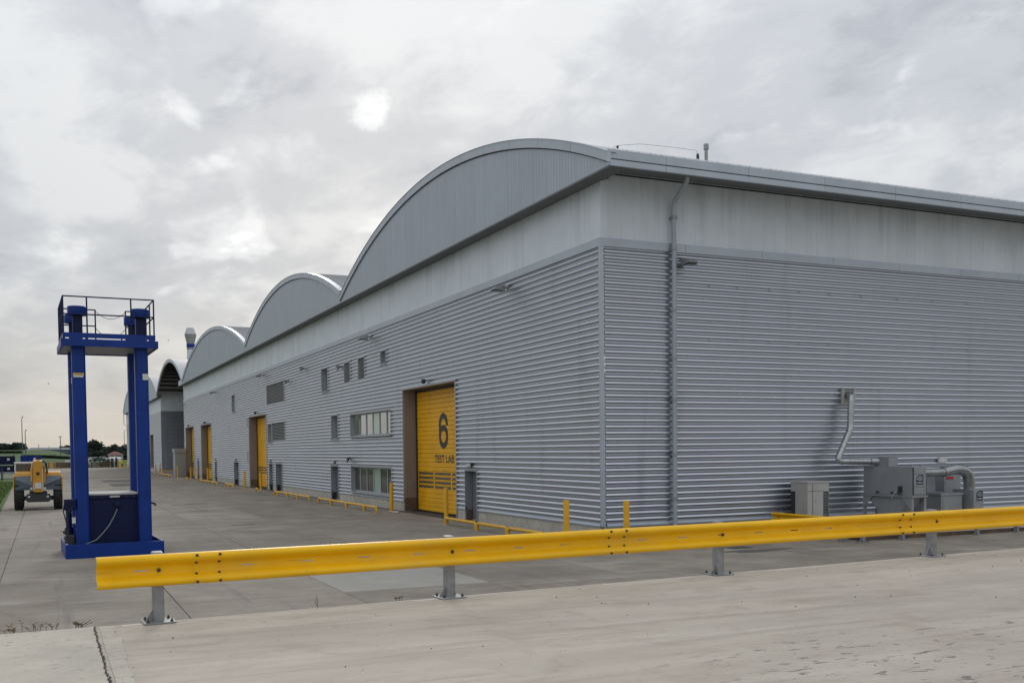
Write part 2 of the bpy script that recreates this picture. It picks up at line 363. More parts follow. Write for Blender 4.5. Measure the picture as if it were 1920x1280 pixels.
# ================================================================== SETTING: ground
DOCK_Z = 1.2
def dock_y(x): return -16.02 + 0.0545 * (x + 8.0) - 0.10   # edge line of the raised dock
b = MB(); b.add([(-900, -60, -.03), (900, -60, -.03), (900, 215, -.03), (-900, 215, -.03)], [(0, 1, 2, 3)])
ground = struct(b.build('ground', M_YARD))
b = MB(); b.box(-17.6, 200, 105.0, 207, -.02, -0.004)
struct(b.build('far_yard', M_YARD))
yard = struct(MB().add([(-30, -17, -.02), (24, -17, -.02), (24, 104, -.02), (-30, 104, -.02)], [(0, 1, 2, 3)]).build('yard', M_CRACK))
SW, SH = 3.22, 5.0
sb = MB(); gx, gy = SW / 2 - 0.008, SH / 2 - 0.008
sb.add([(-gx, -gy, -.05), (gx, -gy, -.05), (gx, gy, -.05), (-gx, gy, -.05), (-gx, -gy, -.006), (gx, -gy, -.006), (gx, gy, -.006), (-gx, gy, -.006),
        (-gx + .012, -gy + .012, 0), (gx - .012, -gy + .012, 0), (gx - .012, gy - .012, 0), (-gx + .012, gy - .012, 0)],
       [(0, 1, 5, 4), (1, 2, 6, 5), (2, 3, 7, 6), (3, 0, 4, 7), (4, 5, 9, 8), (5, 6, 10, 9), (6, 7, 11, 10), (7, 4, 8, 11), (8, 9, 10, 11)])
o = sb.build('slab', M_YARD, yard); slab_mesh = o.data; bpy.data.objects.remove(o)
light_mesh = slab_mesh.copy(); light_mesh.materials[0] = M_YARDLIGHT
dark_mesh = slab_mesh.copy(); dark_mesh.materials[0] = M_DARKPATCH
for i in range(-9, 8):
    x = -0.4 + SW * (i + 0.5)
    for j in range(24):
        y = -17.0 + SH * (j + 0.5)
        if y > 0 and x > 0: continue
        if x < -20 and y > 26: continue
        if x < -26 and y > 10: continue
        me = slab_mesh
        if i == -3 and j == 2: me = light_mesh
        if i == -3 and j in (17, 18, 20, 21): me = dark_mesh
        inst(me, 'slab', yard, (x, y, -0.002 + random.uniform(-.003, .002)))
# drain covers in the yard
for k, (q, w, d) in enumerate((((1385, 1026), 0.7, 0.5), ((455, 983), 0.9, .3), ((340, 946), 1.2, .3), ((368, 944), 1.2, .3), ((372, 957), .9, .25))) :
    p = on_ground(*q)
    gr = MB().box(p[0] - w / 2, p[0] + w / 2, p[1] - d / 2, p[1] + d / 2, -.02, .003)
    for t in range(6):
        xx = p[0] - w / 2 + w * (t + .5) / 6
        gr.box(xx - w / 24, xx + w / 24, p[1] - d / 2 + .03, p[1] + d / 2 - .03, .003, .007)
    tag(gr.build('drain_cover', M_IRON), ('dark drain cover in the yard behind the middle of the yellow rail', 'small drain cover in the yard beside the blue tower', 'long drain cover far left of the doorway bollards', 'long drain cover right of the far left one', 'narrow drain cover nearest the blue tower column', 'long dark drain cover in the yard left of the equipment barrier')[k], 'drain cover', 'drain covers in the yard')
p = on_ground(1425, 1031); pol = [(p[0] + (1.1 + .25 * math.sin(5 * a)) * math.cos(a), p[1] + (.3 + .1 * math.sin(3 * a + 1)) * math.sin(a)) for a in np.linspace(0, 6.283, 26)[:-1]]
tag(MB().prism(pol, 2, -.01, .003).build('oil_stain', M_DARKPATCH), 'dark oil stain on the yard right of the square drain cover', 'patch')  # oil stain modelled as a thin dark plate on the slabs
# raised dock
dock = MB()
X0, X1 = -15.13, 14.0
def dock_slab(xa, xb, m, name, zt=DOCK_Z, ya=-34.0, ends=0.10):
    d = MB(); n = max(2, int((xb - xa) / 0.25)); top = []; 
    for i in range(n + 1):
        x = xa + (xb - xa) * i / n
        top.append((x, dock_y(x) - ends + (random.uniform(-.012, .012) if 0 < i < n else 0)))
    poly = [(xa, ya), (xb, ya)] + top[::-1]
    d.prism(poly, 2, -0.5, zt); return d.build(name, m, dock_root)
dock_root = struct(MB().box(-60, 60, -60, -33.9, -.5, DOCK_Z - .004).build('raised_dock', M_DOCK))
dock_slab(X0 + .005, X1, M_DOCK, 'dock_slab'); dock_slab(X1 + .02, 45, M_DOCK, 'dock_slab')
dock_slab(-60, X0 - .003, M_DOCKROUGH, 'dock_slab', DOCK_Z + .004)
e = MB(); n = 220; za = []
for seg in range(n):   # pale chipped arris along the edge
    xa = X0 + .25 + (45 - X0) * seg / n; xb = X0 + .25 + (45 - X0) * (seg + 1) / n
    w = 0.02 + 0.02 * abs(math.sin(seg * 12.9898) * 43758.5 % 1)
    w = 0.11 + random.uniform(-.05, .02)
    ya, yb = dock_y(xa) - .10 + .02, dock_y(xb) - .10 + .02
    e.hexa([(xa, ya - w, DOCK_Z - .2), (xb, yb - w, DOCK_Z - .2), (xb, yb, DOCK_Z - .2), (xa, ya, DOCK_Z - .2), (xa, ya - w, DOCK_Z + .004), (xb, yb - w, DOCK_Z + .004), (xb, yb, DOCK_Z - .004), (xa, ya, DOCK_Z - .004)])
e.build('dock_arris', M_KERB, dock_root)
# crack and repaired strip by the joint
cr = MB(); y = dock_y(X0) - .12; xp = X0
pts = []
while y > -24:
    pts.append((X0 + random.uniform(-.012, .012) + .004, y, random.uniform(.003, .010))); y -= random.uniform(.02, .07)
for (xa, ya, wa), (xb, yb, wb) in zip(pts, pts[1:]):
    cr.add([(xa - wa, ya, DOCK_Z + .007), (xb - wb, yb, DOCK_Z + .007), (xb + wb, yb, DOCK_Z + .007), (xa + wa, ya, DOCK_Z + .007)], [(0, 1, 2, 3)])
cr.build('joint_crack', M_CRACK, dock_root)
st = MB(); ys = [dock_y(X0) - .13 - .35 * i for i in range(12)]
for ya, yb in zip(ys, ys[1:]):
    x1 = X0 + .17 + random.uniform(-.03, .03)
    st.prism([(X0 + .045, yb + .004), (x1, yb + .004), (x1 + random.uniform(-.02, .02), ya - .004), (X0 + .045, ya - .004)], 2, DOCK_Z - .03, DOCK_Z + .006)
st.build('repair_strip', M_DOCKROUGH, dock_root)
# loose grit on the dock
gr = MB()
for k in range(150):
    x = random.uniform(-15.2, 2); yy = dock_y(x) - .2 - abs(random.gauss(0, 2.6)); r = random.choice((.004, .005, .006, .008, .011))
    if yy < -24: continue
    a = random.random() * 6.28
    gr.add([(x + r * math.cos(a + t), yy + r * math.sin(a + t), DOCK_Z + .002) for t in (0, 2.1, 4.2)] + [(x, yy, DOCK_Z + .004 + r * .9)], [(0, 1, 3), (1, 2, 3), (2, 0, 3)])
stuff(tag(gr.build('loose_grit', M_CRACK), 'small dark stones scattered over the concrete dock', 'grit'))
# weeds along the foot of the dock edge (their tips show above it)
def weed(px, py, h, n, label):
    p = on_ground(px, py, DOCK_Z); x, y0 = p[0], dock_y(p[0]) - .05
    w = MB()
    for k in range(n):
        a = random.uniform(-.5, .5); xx = x + random.uniform(-.05, .05); yy = y0 + random.uniform(0, .05); hh = h * .7 * random.uniform(.5, 1)
        path = [(xx, yy, 1.0), (xx + a * .05, yy, 1.2 + hh * .5), (xx + a * .16, yy + .01, 1.2 + hh)]
        w.tube(path, [.003, .002, .001], 4)
        for t in (.4, .7, .95):
            zz = 1.2 + hh * t; q = xx + a * .16 * t; dx = random.choice((-1, 1)) * .02
            w.add([(q, yy, zz), (q + dx * .6, yy + .003, zz + .004), (q + dx, yy, zz + .014), (q + dx * .2, yy - .003, zz + .009)], [(0, 1, 2, 3)])
    tag(w.build('weed', M_WEED), label, 'weed', 'weeds along the dock edge')
for q in ((22, 1181, .06, 6, 'small dry weed at the dock edge, leftmost of the row'), (36, 1178, .16, 3, 'tall thin weed stalk near the left picture edge'), (70, 1177, .10, 4, 'thin weed stalk on the dock edge left of the bushy tuft'),
          (95, 1175, .09, 4, 'small weed sprig just left of the bushy tuft'), (147, 1173, .07, 14, 'bushy green brown tuft at the dock edge left of the crack'), (590, 1133, .16, 2, 'bare forked twig at the dock edge behind the rail'), (735, 1119, .05, 6, 'tiny weed at the dock edge left of the second rail post')):
    weed(*q)

# ------------------------------------------------------------------ grass strip, field, far trees
b = MB(); b.prism([(-400, 26), (-17.9, 26), (-17.6, 28), (-18.0, 60), (-18.5, 104), (-18.5, 206), (-400, 206)], 2, -.3, 0.05)
struct(b.build('grass_verge', M_GRASS))
g = MB()
for k in range(9000):
    yy = 26 + 66 * random.random() ** 1.5; ex = -17.85 - (yy - 26) * .009
    x = ex - abs(random.gauss(0, 1.6)) + .08; h = random.uniform(.04, .11); a = random.random() * 3.14; w = .02
    g.add([(x - w * math.cos(a), yy - w * math.sin(a), .03), (x + w * math.cos(a), yy + w * math.sin(a), .03), (x + random.uniform(-.05, .05), yy + random.uniform(-.05, .05), .05 + h)], [(0, 1, 2)])
go = g.build('grass_blades', M_GRASS); stuff(tag(go, 'short green grass at the left edge of the yard', 'grass'))
def terrain(x, y):
    t = max(0, (y - 212) / 290); left = 1 / (1 + math.exp((x - (-8 + (y - 300) * .012)) / 3.0))
    z = 0.2 + 0.55 * min(1, t) + 3.9 * left * min(1.15, t) ** 1.25
    if y > 560: z += min(3.0, (y - 560) * .004)
    return z
b = MB(); nx, ny = 60, 60
xs = list(np.linspace(-900, -60, 8)) + list(np.linspace(-50, 60, 45)) + list(np.linspace(75, 900, 8)); ys = list(207 + (np.linspace(0, 1, 60) ** 1.7) * 1400)
for y in ys:
    for x in xs: b.v.append((x, y, terrain(x, y) if y > 208 else -.3))
for j in range(len(ys) - 1):
    for i in range(len(xs) - 1):
        k = j * len(xs) + i; b.f.append((k, k + 1, k + 1 + len(xs), k + len(xs)))
struct(b.build('field', M_FIELD, smooth='all'))
def tree(px, py_top, d, wpx, label, base_py=None):
    P = on_depth(px, py_top, d); W = wpx * 1.5 * d / F_PX
    gz = terrain(P[0], P[1]); top = P[2]; H = top - gz
    t = thing('tree', (P[0], P[1], gz), label, 'tree', 'trees beyond the yard')
    MB().tube([(P[0], P[1], gz - .3), (P[0] + .2, P[1], gz + H * .35), (P[0], P[1], gz + H * .6)], [W * .035, W * .028, W * .012], 7).build('trunk', M_BARK, t, smooth=True)
    c = MB(); lobes = []
    for k in range(38):
        a = random.random() * 6.283; rr = W * .5 * math.sqrt(random.random()) * .72; hh = random.random()
        lobes.append((P[0] + rr * math.cos(a), P[1] + rr * math.sin(a) * .8, gz + H * .1 + H * .66 * hh * (1 - .5 * (rr / (W * .5)) ** 2), W * random.uniform(.13, .22)))
    lobes.append((P[0], P[1], top - W * .14, W * .16))
    for lx, ly, lz, lr in lobes:
        for k in range(130):
            v = rng.normal(size=3); v /= np.linalg.norm(v); r = lr * (.55 + .5 * random.random())
            p = np.array([lx, ly, lz]) + v * r * np.array([1, 1, .85])
            if p[2] > top: p[2] = top - random.random() * .3
            s = W * random.uniform(.025, .05); a1 = rng.normal(size=3); a1 /= np.linalg.norm(a1); a2 = np.cross(a1, v + .01); a2 /= np.linalg.norm(a2)
            c.add([p + a1 * s, p + a2 * s, p - a1 * s, p - a2 * s * .6], [(0, 1, 2, 3)])
    c.build('crown', M_LEAF, t)
for q in ((4, 831, 560, 26, 'dark rounded tree at the far left picture edge'), (18, 834, 570, 18, 'small dark tree right of the leftmost tree'), (31, 829, 540, 22, 'dark tree behind the tallest lamp post'), (42, 836, 560, 14, 'low dark tree right of the tallest lamp post'), (-12, 834, 550, 22, 'dark tree cut by the left picture edge'),
          (124, 834, 560, 22, 'dark tree just left of the blue tower'), (176, 823, 430, 36, 'tallest dark tree seen between the blue tower columns'), (160, 832, 440, 26, 'dark tree beside the front left blue column'), (196, 836, 430, 20, 'low dark tree in the dip left of the white house'), (214, 832, 420, 32, 'rounded dark tree directly above the white house'), (234, 832, 410, 24, 'dark tree at the end of the far grey building'), (187, 845, 400, 24, 'dark bushy tree left of the red roof'), (165, 848, 400, 20, 'dark bush low beside the front left blue column'), (225, 846, 395, 26, 'dark bush behind the right side of the white house')):
    tree(*q)
# hedges across the field
for k, (xa, xb, d, py, lab) in enumerate(((46, 140, 330, 860.5, 'dark hedge line across the green field'), (-20, 40, 420, 851, 'dark hedge at the foot of the left trees'))):
    A = on_depth(xa, py, d); Bp = on_depth(xb, py, d); h = MB()
    for t in np.linspace(0, 1, 500):
        p = A + (Bp - A) * t; gz = terrain(p[0], p[1])
        for r in range(6):
            q = np.array([p[0] + random.uniform(-.4, .4), p[1] + random.uniform(-.7, .7), gz + random.uniform(0, 1.0)]); s = random.uniform(.15, .3)
            a1 = rng.normal(size=3); a1 /= np.linalg.norm(a1); a2 = rng.normal(size=3); a2 /= np.linalg.norm(a2)
            h.add([q + a1 * s, q + a2 * s, q - a1 * s], [(0, 1, 2)])
    tag(h.build('hedge', M_HEDGE), lab, 'hedge')

# ================================================================== MAIN BUILDING
LEN = 101.6; ZC0, ZC1 = 0.52, 8.97; ZW0, ZW1 = 9.21, 10.93; BW = 42.0
bld = thing('industrial_building', (0, 0, 0), 'large silver corrugated industrial building with three arched roofs and yellow doors', 'building')
PITCH, PH0, RD = 0.1905, 0.545, 0.080
def prof_pts(z0, z1):
    """rounded ribs separated by narrow flats: (depth, z)"""
    out = []; k0 = int(math.floor((z0 - PH0) / PITCH)) - 1; k1 = int(math.ceil((z1 - PH0) / PITCH)) + 1
    zs = []
    for k in range(k0, k1 + 1):
        zb = PH0 + k * PITCH
        zs.append((zb, 0.0)); zs.append((zb + .19 * PITCH, 0.0))
        for t, d in ((.02, .32), (.08, .62), (.18, .86), (.30, .98), (.42, 1.0), (.55, .92), (.70, .72), (.85, .40), (.94, .17)):
            zs.append((zb + PITCH * (.19 + .81 * t), RD * d))
    zs.sort(); arr = np.array(zs)
    keep = [(z, d) for z, d in zs if z0 < z < z1]
    f = lambda z: float(np.interp(z, arr[:, 0], arr[:, 1]))
    keep = [(z0, f(z0))] + keep + [(z1, f(z1))]
    return [(d, z) for z, d in keep]
def clad(openings, a0, a1, z0, z1, emit):
    cuts = sorted({a0, a1} | {v for o in openings for v in o[:2] if a0 < v < a1}); runs = []
    for u, w in zip(cuts, cuts[1:]):
        m = (u + w) / 2; occ = sorted((o[2], o[3]) for o in openings if o[0] < m < o[1]); free = []; z = z0
        for c, d in occ:
            if c > z: free.append((z, c))
            z = max(z, d)
        if z < z1: free.append((z, z1))
        if runs and runs[-1][2] == free: runs[-1][1] = w
        else: runs.append([u, w, free])
    for u, w, free in runs:
        for c, d in free: emit(u, w, c, d)
WINS = {'winA': (20.68, 27.95, 3.57, 4.9), 'winB': (20.68, 27.95, 0.56, 2.05)}
SLITS = [(32.7, 34.17, 6.46, 7.84), (30.58, 32.0, 3.57, 4.94), (21.32, 22.17, 7.18, 7.82), (49.42, 50.8, 3.6, 4.95), (65.35, 66.8, 6.5, 7.95)]
LOUVS = [(27.83, 29.0, 6.71, 7.77), (25.03, 26.2, 6.7, 7.8), (44.9, 51.0, 6.42, 7.86), (44.9, 49.2, 3.7, 4.98)]
DOORS = [(9.87, 11.07, 0, 2.0), (30.6, 32.26, 0, 1.98), (46.0, 48.1, 0, 1.98), (49.35, 50.55, 0, 1.97), (64.0, 66.25, 0, 1.98), (76.45, 77.55, 0, 1.95), (89.1, 90.3, 0, 1.95)]
ROLLS = [(12.08, 18.8, 0, 5.69), (51.5, 58.6, 0, 5.74), (79.8, 86.95, 0, 5.8), (93.1, 100.1, 0, 5.85)]
OPEN = list(WINS.values()) + SLITS + LOUVS + DOORS + ROLLS
b = MB()
clad(OPEN, 0.06, LEN, ZC0, ZC1, lambda u, w, c, d: b.sheet([(-q[0], q[1]) for q in prof_pts(c, d)], 1, u, w))
b.build('wall_cladding', M_CLAD, bld, smooth=True, angle=50)
b = MB()
for s0, s1 in ((0.06, 12.0), (12.0, 24.0), (24.0, BW)):
    b.sheet([(-q[0], q[1]) for q in prof_pts(ZC0, ZC1)], 0, s0, s1)
b.build('wall_cladding', M_CLAD, bld, smooth=True, angle=50)
# corner posts, drip flashings, string course
MB().prism([(-.09, -.09), (.035, -.09), (.035, .02), (.02, .02), (.02, .035), (-.09, .035)], 2, .45, ZC1 - .002).build('corner_post', M_FASCIA, bld, bevel=.008)
b = MB()
def split(a0, a1, occ):
    out = []; z = a0
    for c, d in sorted(occ):
        if c > z: out.append((z, c))
        z = max(z, d)
    if z < a1: out.append((z, a1))
    return out
low = [(o[0], o[1]) for o in DOORS + ROLLS]
DF = [(0, .45), (-.07, .43), (-.075, .47), (-.02, .55), (0, .55)]
for u, w in split(0.1, LEN, low): MB().prism(DF, 1, u, w).build('drip_flashing', M_FASCIA, bld)
MB().prism(DF, 0, .1, BW).build('drip_flashing', M_FASCIA, bld)
for k in range(34):
    u, w = .0 + k * 3.0, min(LEN, 3.0 + k * 3.0)
    if w - u > .3: MB().box(-.085, 0, u + .006, w - .004, ZC1, ZW0 + .015).build('string_course', M_FASCIA, bld)
for k in range(14):
    MB().box(-.085 if k == 0 else k * 3.0 + .006, k * 3.0 + 3.0 - .004, -.085, 0 - .002 if k == 0 else 0, ZC1, ZW0 + .0152).build('string_course', M_FASCIA, bld)
# plinth
for u, w in split(0.1, LEN, low):
    pl = MB().box(0.03, .3, u, w, -.3, .44).build('plinth', M_PLINTH, bld)
    n = max(1, round((w - u) / 3.0))
    for i in range(n):
        MB().box(-.03, .03, u + (w - u) * i / n + .008, u + (w - u) * (i + 1) / n - .008, -.2, .448).build('plinth_block', M_PLINTH, pl)
for i in range(14):
    MB().box(.02 + i * 3.0 + .008, .02 + (i + 1) * 3.0 - .008, -.03, .03, -.2, .448).build('plinth_block', M_PLINTH, pl)
# pale upper wall, sheet by sheet
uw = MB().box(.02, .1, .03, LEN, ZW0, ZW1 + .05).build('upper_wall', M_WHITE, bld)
PW = .9
def panel_mesh(name, h, m):
    d = MB(); hw = PW / 2 - .0015
    pr = [(-hw, .03), (-hw, 0), (-.02, 0), (-.012, .007), (.012, .007), (.02, 0), (hw, 0), (hw, .03)]
    d.prism(pr, 2, 0, h); o = d.build(name, m, None); me = o.data; bpy.data.objects.remove(o); return me
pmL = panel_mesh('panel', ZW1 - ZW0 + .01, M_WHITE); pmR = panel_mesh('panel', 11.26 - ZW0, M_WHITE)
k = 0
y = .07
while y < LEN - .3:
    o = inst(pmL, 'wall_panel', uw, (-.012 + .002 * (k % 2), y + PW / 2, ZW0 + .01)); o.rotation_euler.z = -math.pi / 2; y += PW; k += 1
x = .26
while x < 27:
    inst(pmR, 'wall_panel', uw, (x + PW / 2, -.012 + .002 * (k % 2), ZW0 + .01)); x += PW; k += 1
MB().prism([(-.03, -.03), (.25, -.03), (.25, .015), (.015, .015), (.015, .06), (-.03, .06)], 2, ZW0 + .012, 11.0).build('corner_trim', M_WHITE, bld)
# arched gables
VAULT = [(-1.57, 27.56, 11.31, 14.32), (27.56, 56.42, 11.60, 14.36), (56.42, 97.2, 11.6, 14.86)]
GX = -.6
def arc(v, y):
    a, c, ze, za = v; hw = (c - a) / 2; rise = za - ze; R = (hw * hw + rise * rise) / (2 * rise); yc = (a + c) / 2
    return za - R + math.sqrt(max(0, R * R - (y - yc) ** 2))
for vi, v in enumerate(VAULT):
    yl = [v[0] + (v[1] - v[0]) * i / 64 for i in range(65)]
    yr = [max(y, -1.44) for y in yl]; r = MB(); r.sheet([(y, arc(v, y)) for y in yr], 0, GX + .06, BW); r.sheet([(y, arc(v, y) - .12) for y in yr[::-1]], 0, GX + .1, BW)
    n = int((v[1] - v[0]) / .42) if vi else 0
    for i in range(1, n):
        y = v[0] + (v[1] - v[0]) * i / n; z = arc(v, y); r.box(GX + .25, BW, y - .022, y + .022, z - .03, z + .035)
    roof = r.build('roof', M_ROOF, bld)
    nr = max(10, int((v[1] - v[0]) / 2.2))
    for i in range(nr):   # rim pieces
        rr = MB(); ya = v[0] + (v[1] - v[0]) * i / nr + .008; yb = v[0] + (v[1] - v[0]) * (i + 1) / nr - .008
        seg = [ya + (yb - ya) * t / 3 for t in range(4)]
        poly = [(y, arc(v, y) + .02) for y in seg] + [(y, arc(v, y) - .27) for y in seg[::-1]]
        rr.prism(poly, 0, GX - .07, GX + .05); rr.prism([(y, arc(v, y) + .035) for y in seg] + [(y, arc(v, y) + .015) for y in seg[::-1]], 0, GX - .09, GX + .25)
        rr.build('rim_panel', M_FASCIA, roof)
    gb = MB()
    yg = [y for y in yl if y > -1.3]; gb.prism([(y, arc(v, y) - .05) for y in yg] + [(yg[-1], 10.95), (yg[0], 10.95)], 0, GX + .06, GX + .1); gable = gb.build('gable', M_DARKSTEEL, bld)
    n = int((v[1] - v[0]) / 1.0)
    for i in range(n):
        ya = v[0] + (v[1] - v[0]) * i / n + .004; yb = v[0] + (v[1] - v[0]) * (i + 1) / n - .004; gp = MB()
        seg = [ya + (yb - ya) * t / 4 for t in range(5)]
        gp.prism([(y, arc(v, y) - .31) for y in seg] + [(yb, 10.95), (ya, 10.95)], 0, GX, GX + .05)
        for t in range(5):
            yy = ya + (yb - ya) * (t + .5) / 5; top = min(arc(v, yy - .015), arc(v, yy + .015)) - .312
            gp.box(GX - .004, GX + .002, yy - .012, yy + .012, 10.955, top)
        gp.build('gable_panel', M_GABLE, gable)
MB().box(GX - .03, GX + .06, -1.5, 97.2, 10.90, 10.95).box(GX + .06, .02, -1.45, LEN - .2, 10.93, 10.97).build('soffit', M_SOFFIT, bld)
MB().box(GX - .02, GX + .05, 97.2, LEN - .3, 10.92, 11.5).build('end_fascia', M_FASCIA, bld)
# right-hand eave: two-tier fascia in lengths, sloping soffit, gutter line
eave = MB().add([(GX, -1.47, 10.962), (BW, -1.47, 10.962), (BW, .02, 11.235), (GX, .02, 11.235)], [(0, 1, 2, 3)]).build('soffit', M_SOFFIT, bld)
xs = [GX - .02, 1.35, 4.35, 7.35, 10.35, 13.35, 16.35, 19.35, 22.35, 25.35, 30, 36, BW]
for xa, xb in zip(xs, xs[1:]):
    f = MB(); f.box(xa + .004, xb - .004, -1.52, -1.44, 11.165, 11.42); f.box(xa + .004, xb - .004, -1.535, -1.45, 10.955, 11.13); f.build('fascia_panel', M_FASCIA, eave, bevel=.006)
MB().box(GX, BW, -1.495, -1.44, 11.12, 11.18).build('shadow_gap', M_DARKSTEEL, eave)
cl = MB()
for i in range(75): xx = -.4 + i * .4; cl.box(xx, xx + .05, -1.5, -1.35, 11.42, 11.445)
cl.build('roof_clips', M_ROOF, eave)
MB().box(.1, BW, -.035, .0, 11.15, 11.19).build('wall_cap', M_DARKSTEEL, bld)
# downpipe
dp = MB(); dp.tube([(2.45, -1.0, 11.2), (2.45, -1.0, 10.98), (2.45, -.95, 10.9), (2.5, -.26, 10.52), (2.5, -.19, 10.4), (2.48, -.19, .2), (2.48, -.19, 0)], .075, 14)
dpo = dp.build('downpipe', M_FASCIA, bld, smooth=True)
for z in (9.95, 9.0, 7.1, 5.6, 4.3, 2.6, 1.2):
    MB().lathe(2.48 if z < 9.6 else 2.5, -.19, [(.1, z), (.1, z + .1)], 14).box(2.44, 2.52, -.12, 0, z + .02, z + .08).build('pipe_bracket', M_TRIM, dpo, smooth=True)
# tiny fixing clips on the right wall
o = MB().box(0, .07, -.078, -.05, 0, .018).build('fixing_clip', M_FASCIA, bld); clip = o.data; bpy.data.objects.remove(o)
for z in (8.0, 6.88, 6.3, 5.36, 4.6, 3.1):
    for x in (3.95, 5.05, 6.35, 7.6, 8.9, 10.3, 12.0, 13.7, 15.4): inst(clip, 'fixing_clip', bld, (x, 0, z))
MB().box(.5, BW, LEN - .1, LEN, 0, 11.4).box(BW - .2, BW, .3, LEN, 0, 11.4).build('end_wall', M_CLAD, bld)
# flue and roof cable
fl = MB().tube([(6.72, 4, 13.0), (6.72, 4, 13.75)], .065, 12); fl.lathe(6.72, 4, [(.1, 13.7), (.1, 13.88), (.085, 13.9)], 14); fl.build('roof_flue', M_GALV, bld, smooth=True)
cb = MB(); pa = np.array([2.98, 4, 13.42]); pb = np.array([6.3, 4, 13.62])
cb.tube([(2.2, 3.5, 13.0), tuple(pa), (3.9, 4, 13.58), (5.2, 4, 13.62), tuple(pb), (6.35, 4, 13.5)], .006, 5); cb.lathe(2.98, 4, [(.05, 13.4), (.03, 13.3), (.03, 13.0)], 8); cb.lathe(6.35, 4, [(.05, 13.5), (.07, 13.2)], 8)
cb.build('roof_cable', M_DARKSTEEL, bld)
# ---- openings
XF = -.075
def surround(parent, o, m, name='surround', depth=.35, w=.045, sill=True):
    y0, y1, z0, z1 = o; s = MB()
    s.box(XF, depth, y0 - w, y0, z0, z1).box(XF, depth, y1, y1 + w, z0, z1).box(XF - .004, depth, y0 - w, y1 + w, z1, z1 + w + .02)
    if sill: s.box(XF - .06, depth, y0 - w - .03, y1 + w + .03, z0 - .06, z0)
    return s.build(name, m, parent)
for wi, (nm, o) in enumerate(WINS.items()):
    y0, y1, z0, z1 = o; y0 += .05; y1 -= .05
    w = surround(bld, (y0, y1, z0 + .08, z1 - .05), M_FRAME, 'window')
    MB().box(.24, .3, y0, y1, z0 + .08, z1 - .05).build('back_panel', M_DARKSTEEL, w)
    fr = MB(); fx0, fx1 = .12, .2; za, zb = z0 + .08, z1 - .05
    fr.box(fx0, fx1, y0, y1, za, za + .08).box(fx0, fx1, y0, y1, zb - .06, zb)
    n = 6; pw = (y1 - y0) / n
    for i in range(n + 1): yy = y0 + pw * i; fr.box(fx0, fx1, max(y0, yy - .05), min(y1, yy + .05), za + .08, zb - .06)
    fr.build('frame', M_FRAME, w)
    for i in range(n):
        p = MB(); tilt = .07 if (wi == 0 and i == 5) else random.uniform(-.006, .006)
        ya, yb = y0 + pw * i + .05, y0 + pw * (i + 1) - .05
        p.hexa([(.155, ya, za + .08), (.17, ya, za + .08), (.17, yb, za + .08), (.155, yb, za + .08), (.155 - abs(tilt), ya, zb - .06), (.17 - abs(tilt), ya, zb - .06), (.17 - abs(tilt), yb, zb - .06), (.155 - abs(tilt), yb, zb - .06)])
        p.build('pane', M_GLASSG if i == 2 else (M_GLASS if wi == 0 else M_GLASSLOW), w)
for o in SLITS:
    w = surround(bld, o, M_FRAME, 'slit_window')
    y0, y1, z0, z1 = o
    MB().box(.2, .24, y0 + .06, y1 - .06, z0 + .06, z1 - .06).build('pane', M_GREYDOOR, w)
    MB().box(.14, .2, y0, y0 + .06, z0, z1).box(.14, .2, y1 - .06, y1, z0, z1).box(.14, .2, y0 + .06, y1 - .06, z0, z0 + .06).box(.14, .2, y0 + .06, y1 - .06, z1 - .06, z1).build('frame', M_FRAME, w)
for o in LOUVS:
    w = surround(bld, o, M_FRAME, 'louvre', sill=False)
    y0, y1, z0, z1 = o
    MB().box(.2, .24, y0, y1, z0, z1).build('back_panel', M_DARKSTEEL, w)
    n = int((z1 - z0) / .1)
    for i in range(n):
        z = z0 + .01 + i * (z1 - z0 - .02) / n
        MB().prism([(.0, z), (.0, z + .05), (.02, z + .055), (.16, z + .1), (.16, z + .09), (.02, z + .03)], 1, y0, y1).build('louvre_blade', M_LOUVRE, w)
for o in DOORS:
    y0, y1, z0, z1 = o
    w = surround(bld, o, M_TRIM, 'personnel_door', depth=.3, sill=False)
    lf = MB().box(.24, .29, y0 + .05, y1 - .05, .03, z1 - .04).build('door_leaf', M_GREYDOOR, w)
    MB().box(.2, .24, y0 + .12, y0 + .16, .95, 1.12).box(.18, .2, y0 + .1, y0 + .28, 1.03, 1.06).build('handle', M_DARKSTEEL, w)
    MB().box(.2, .32, y0, y1, 0, .035).build('threshold', M_PLINTH, w)
    MB().box(-.02, .29, y1 - .005, y1 + .001, .035, .43).build('mesh_guard', M_JAMBLOW if o is DOORS[0] else M_DARKSTEEL, w)
DX = .62
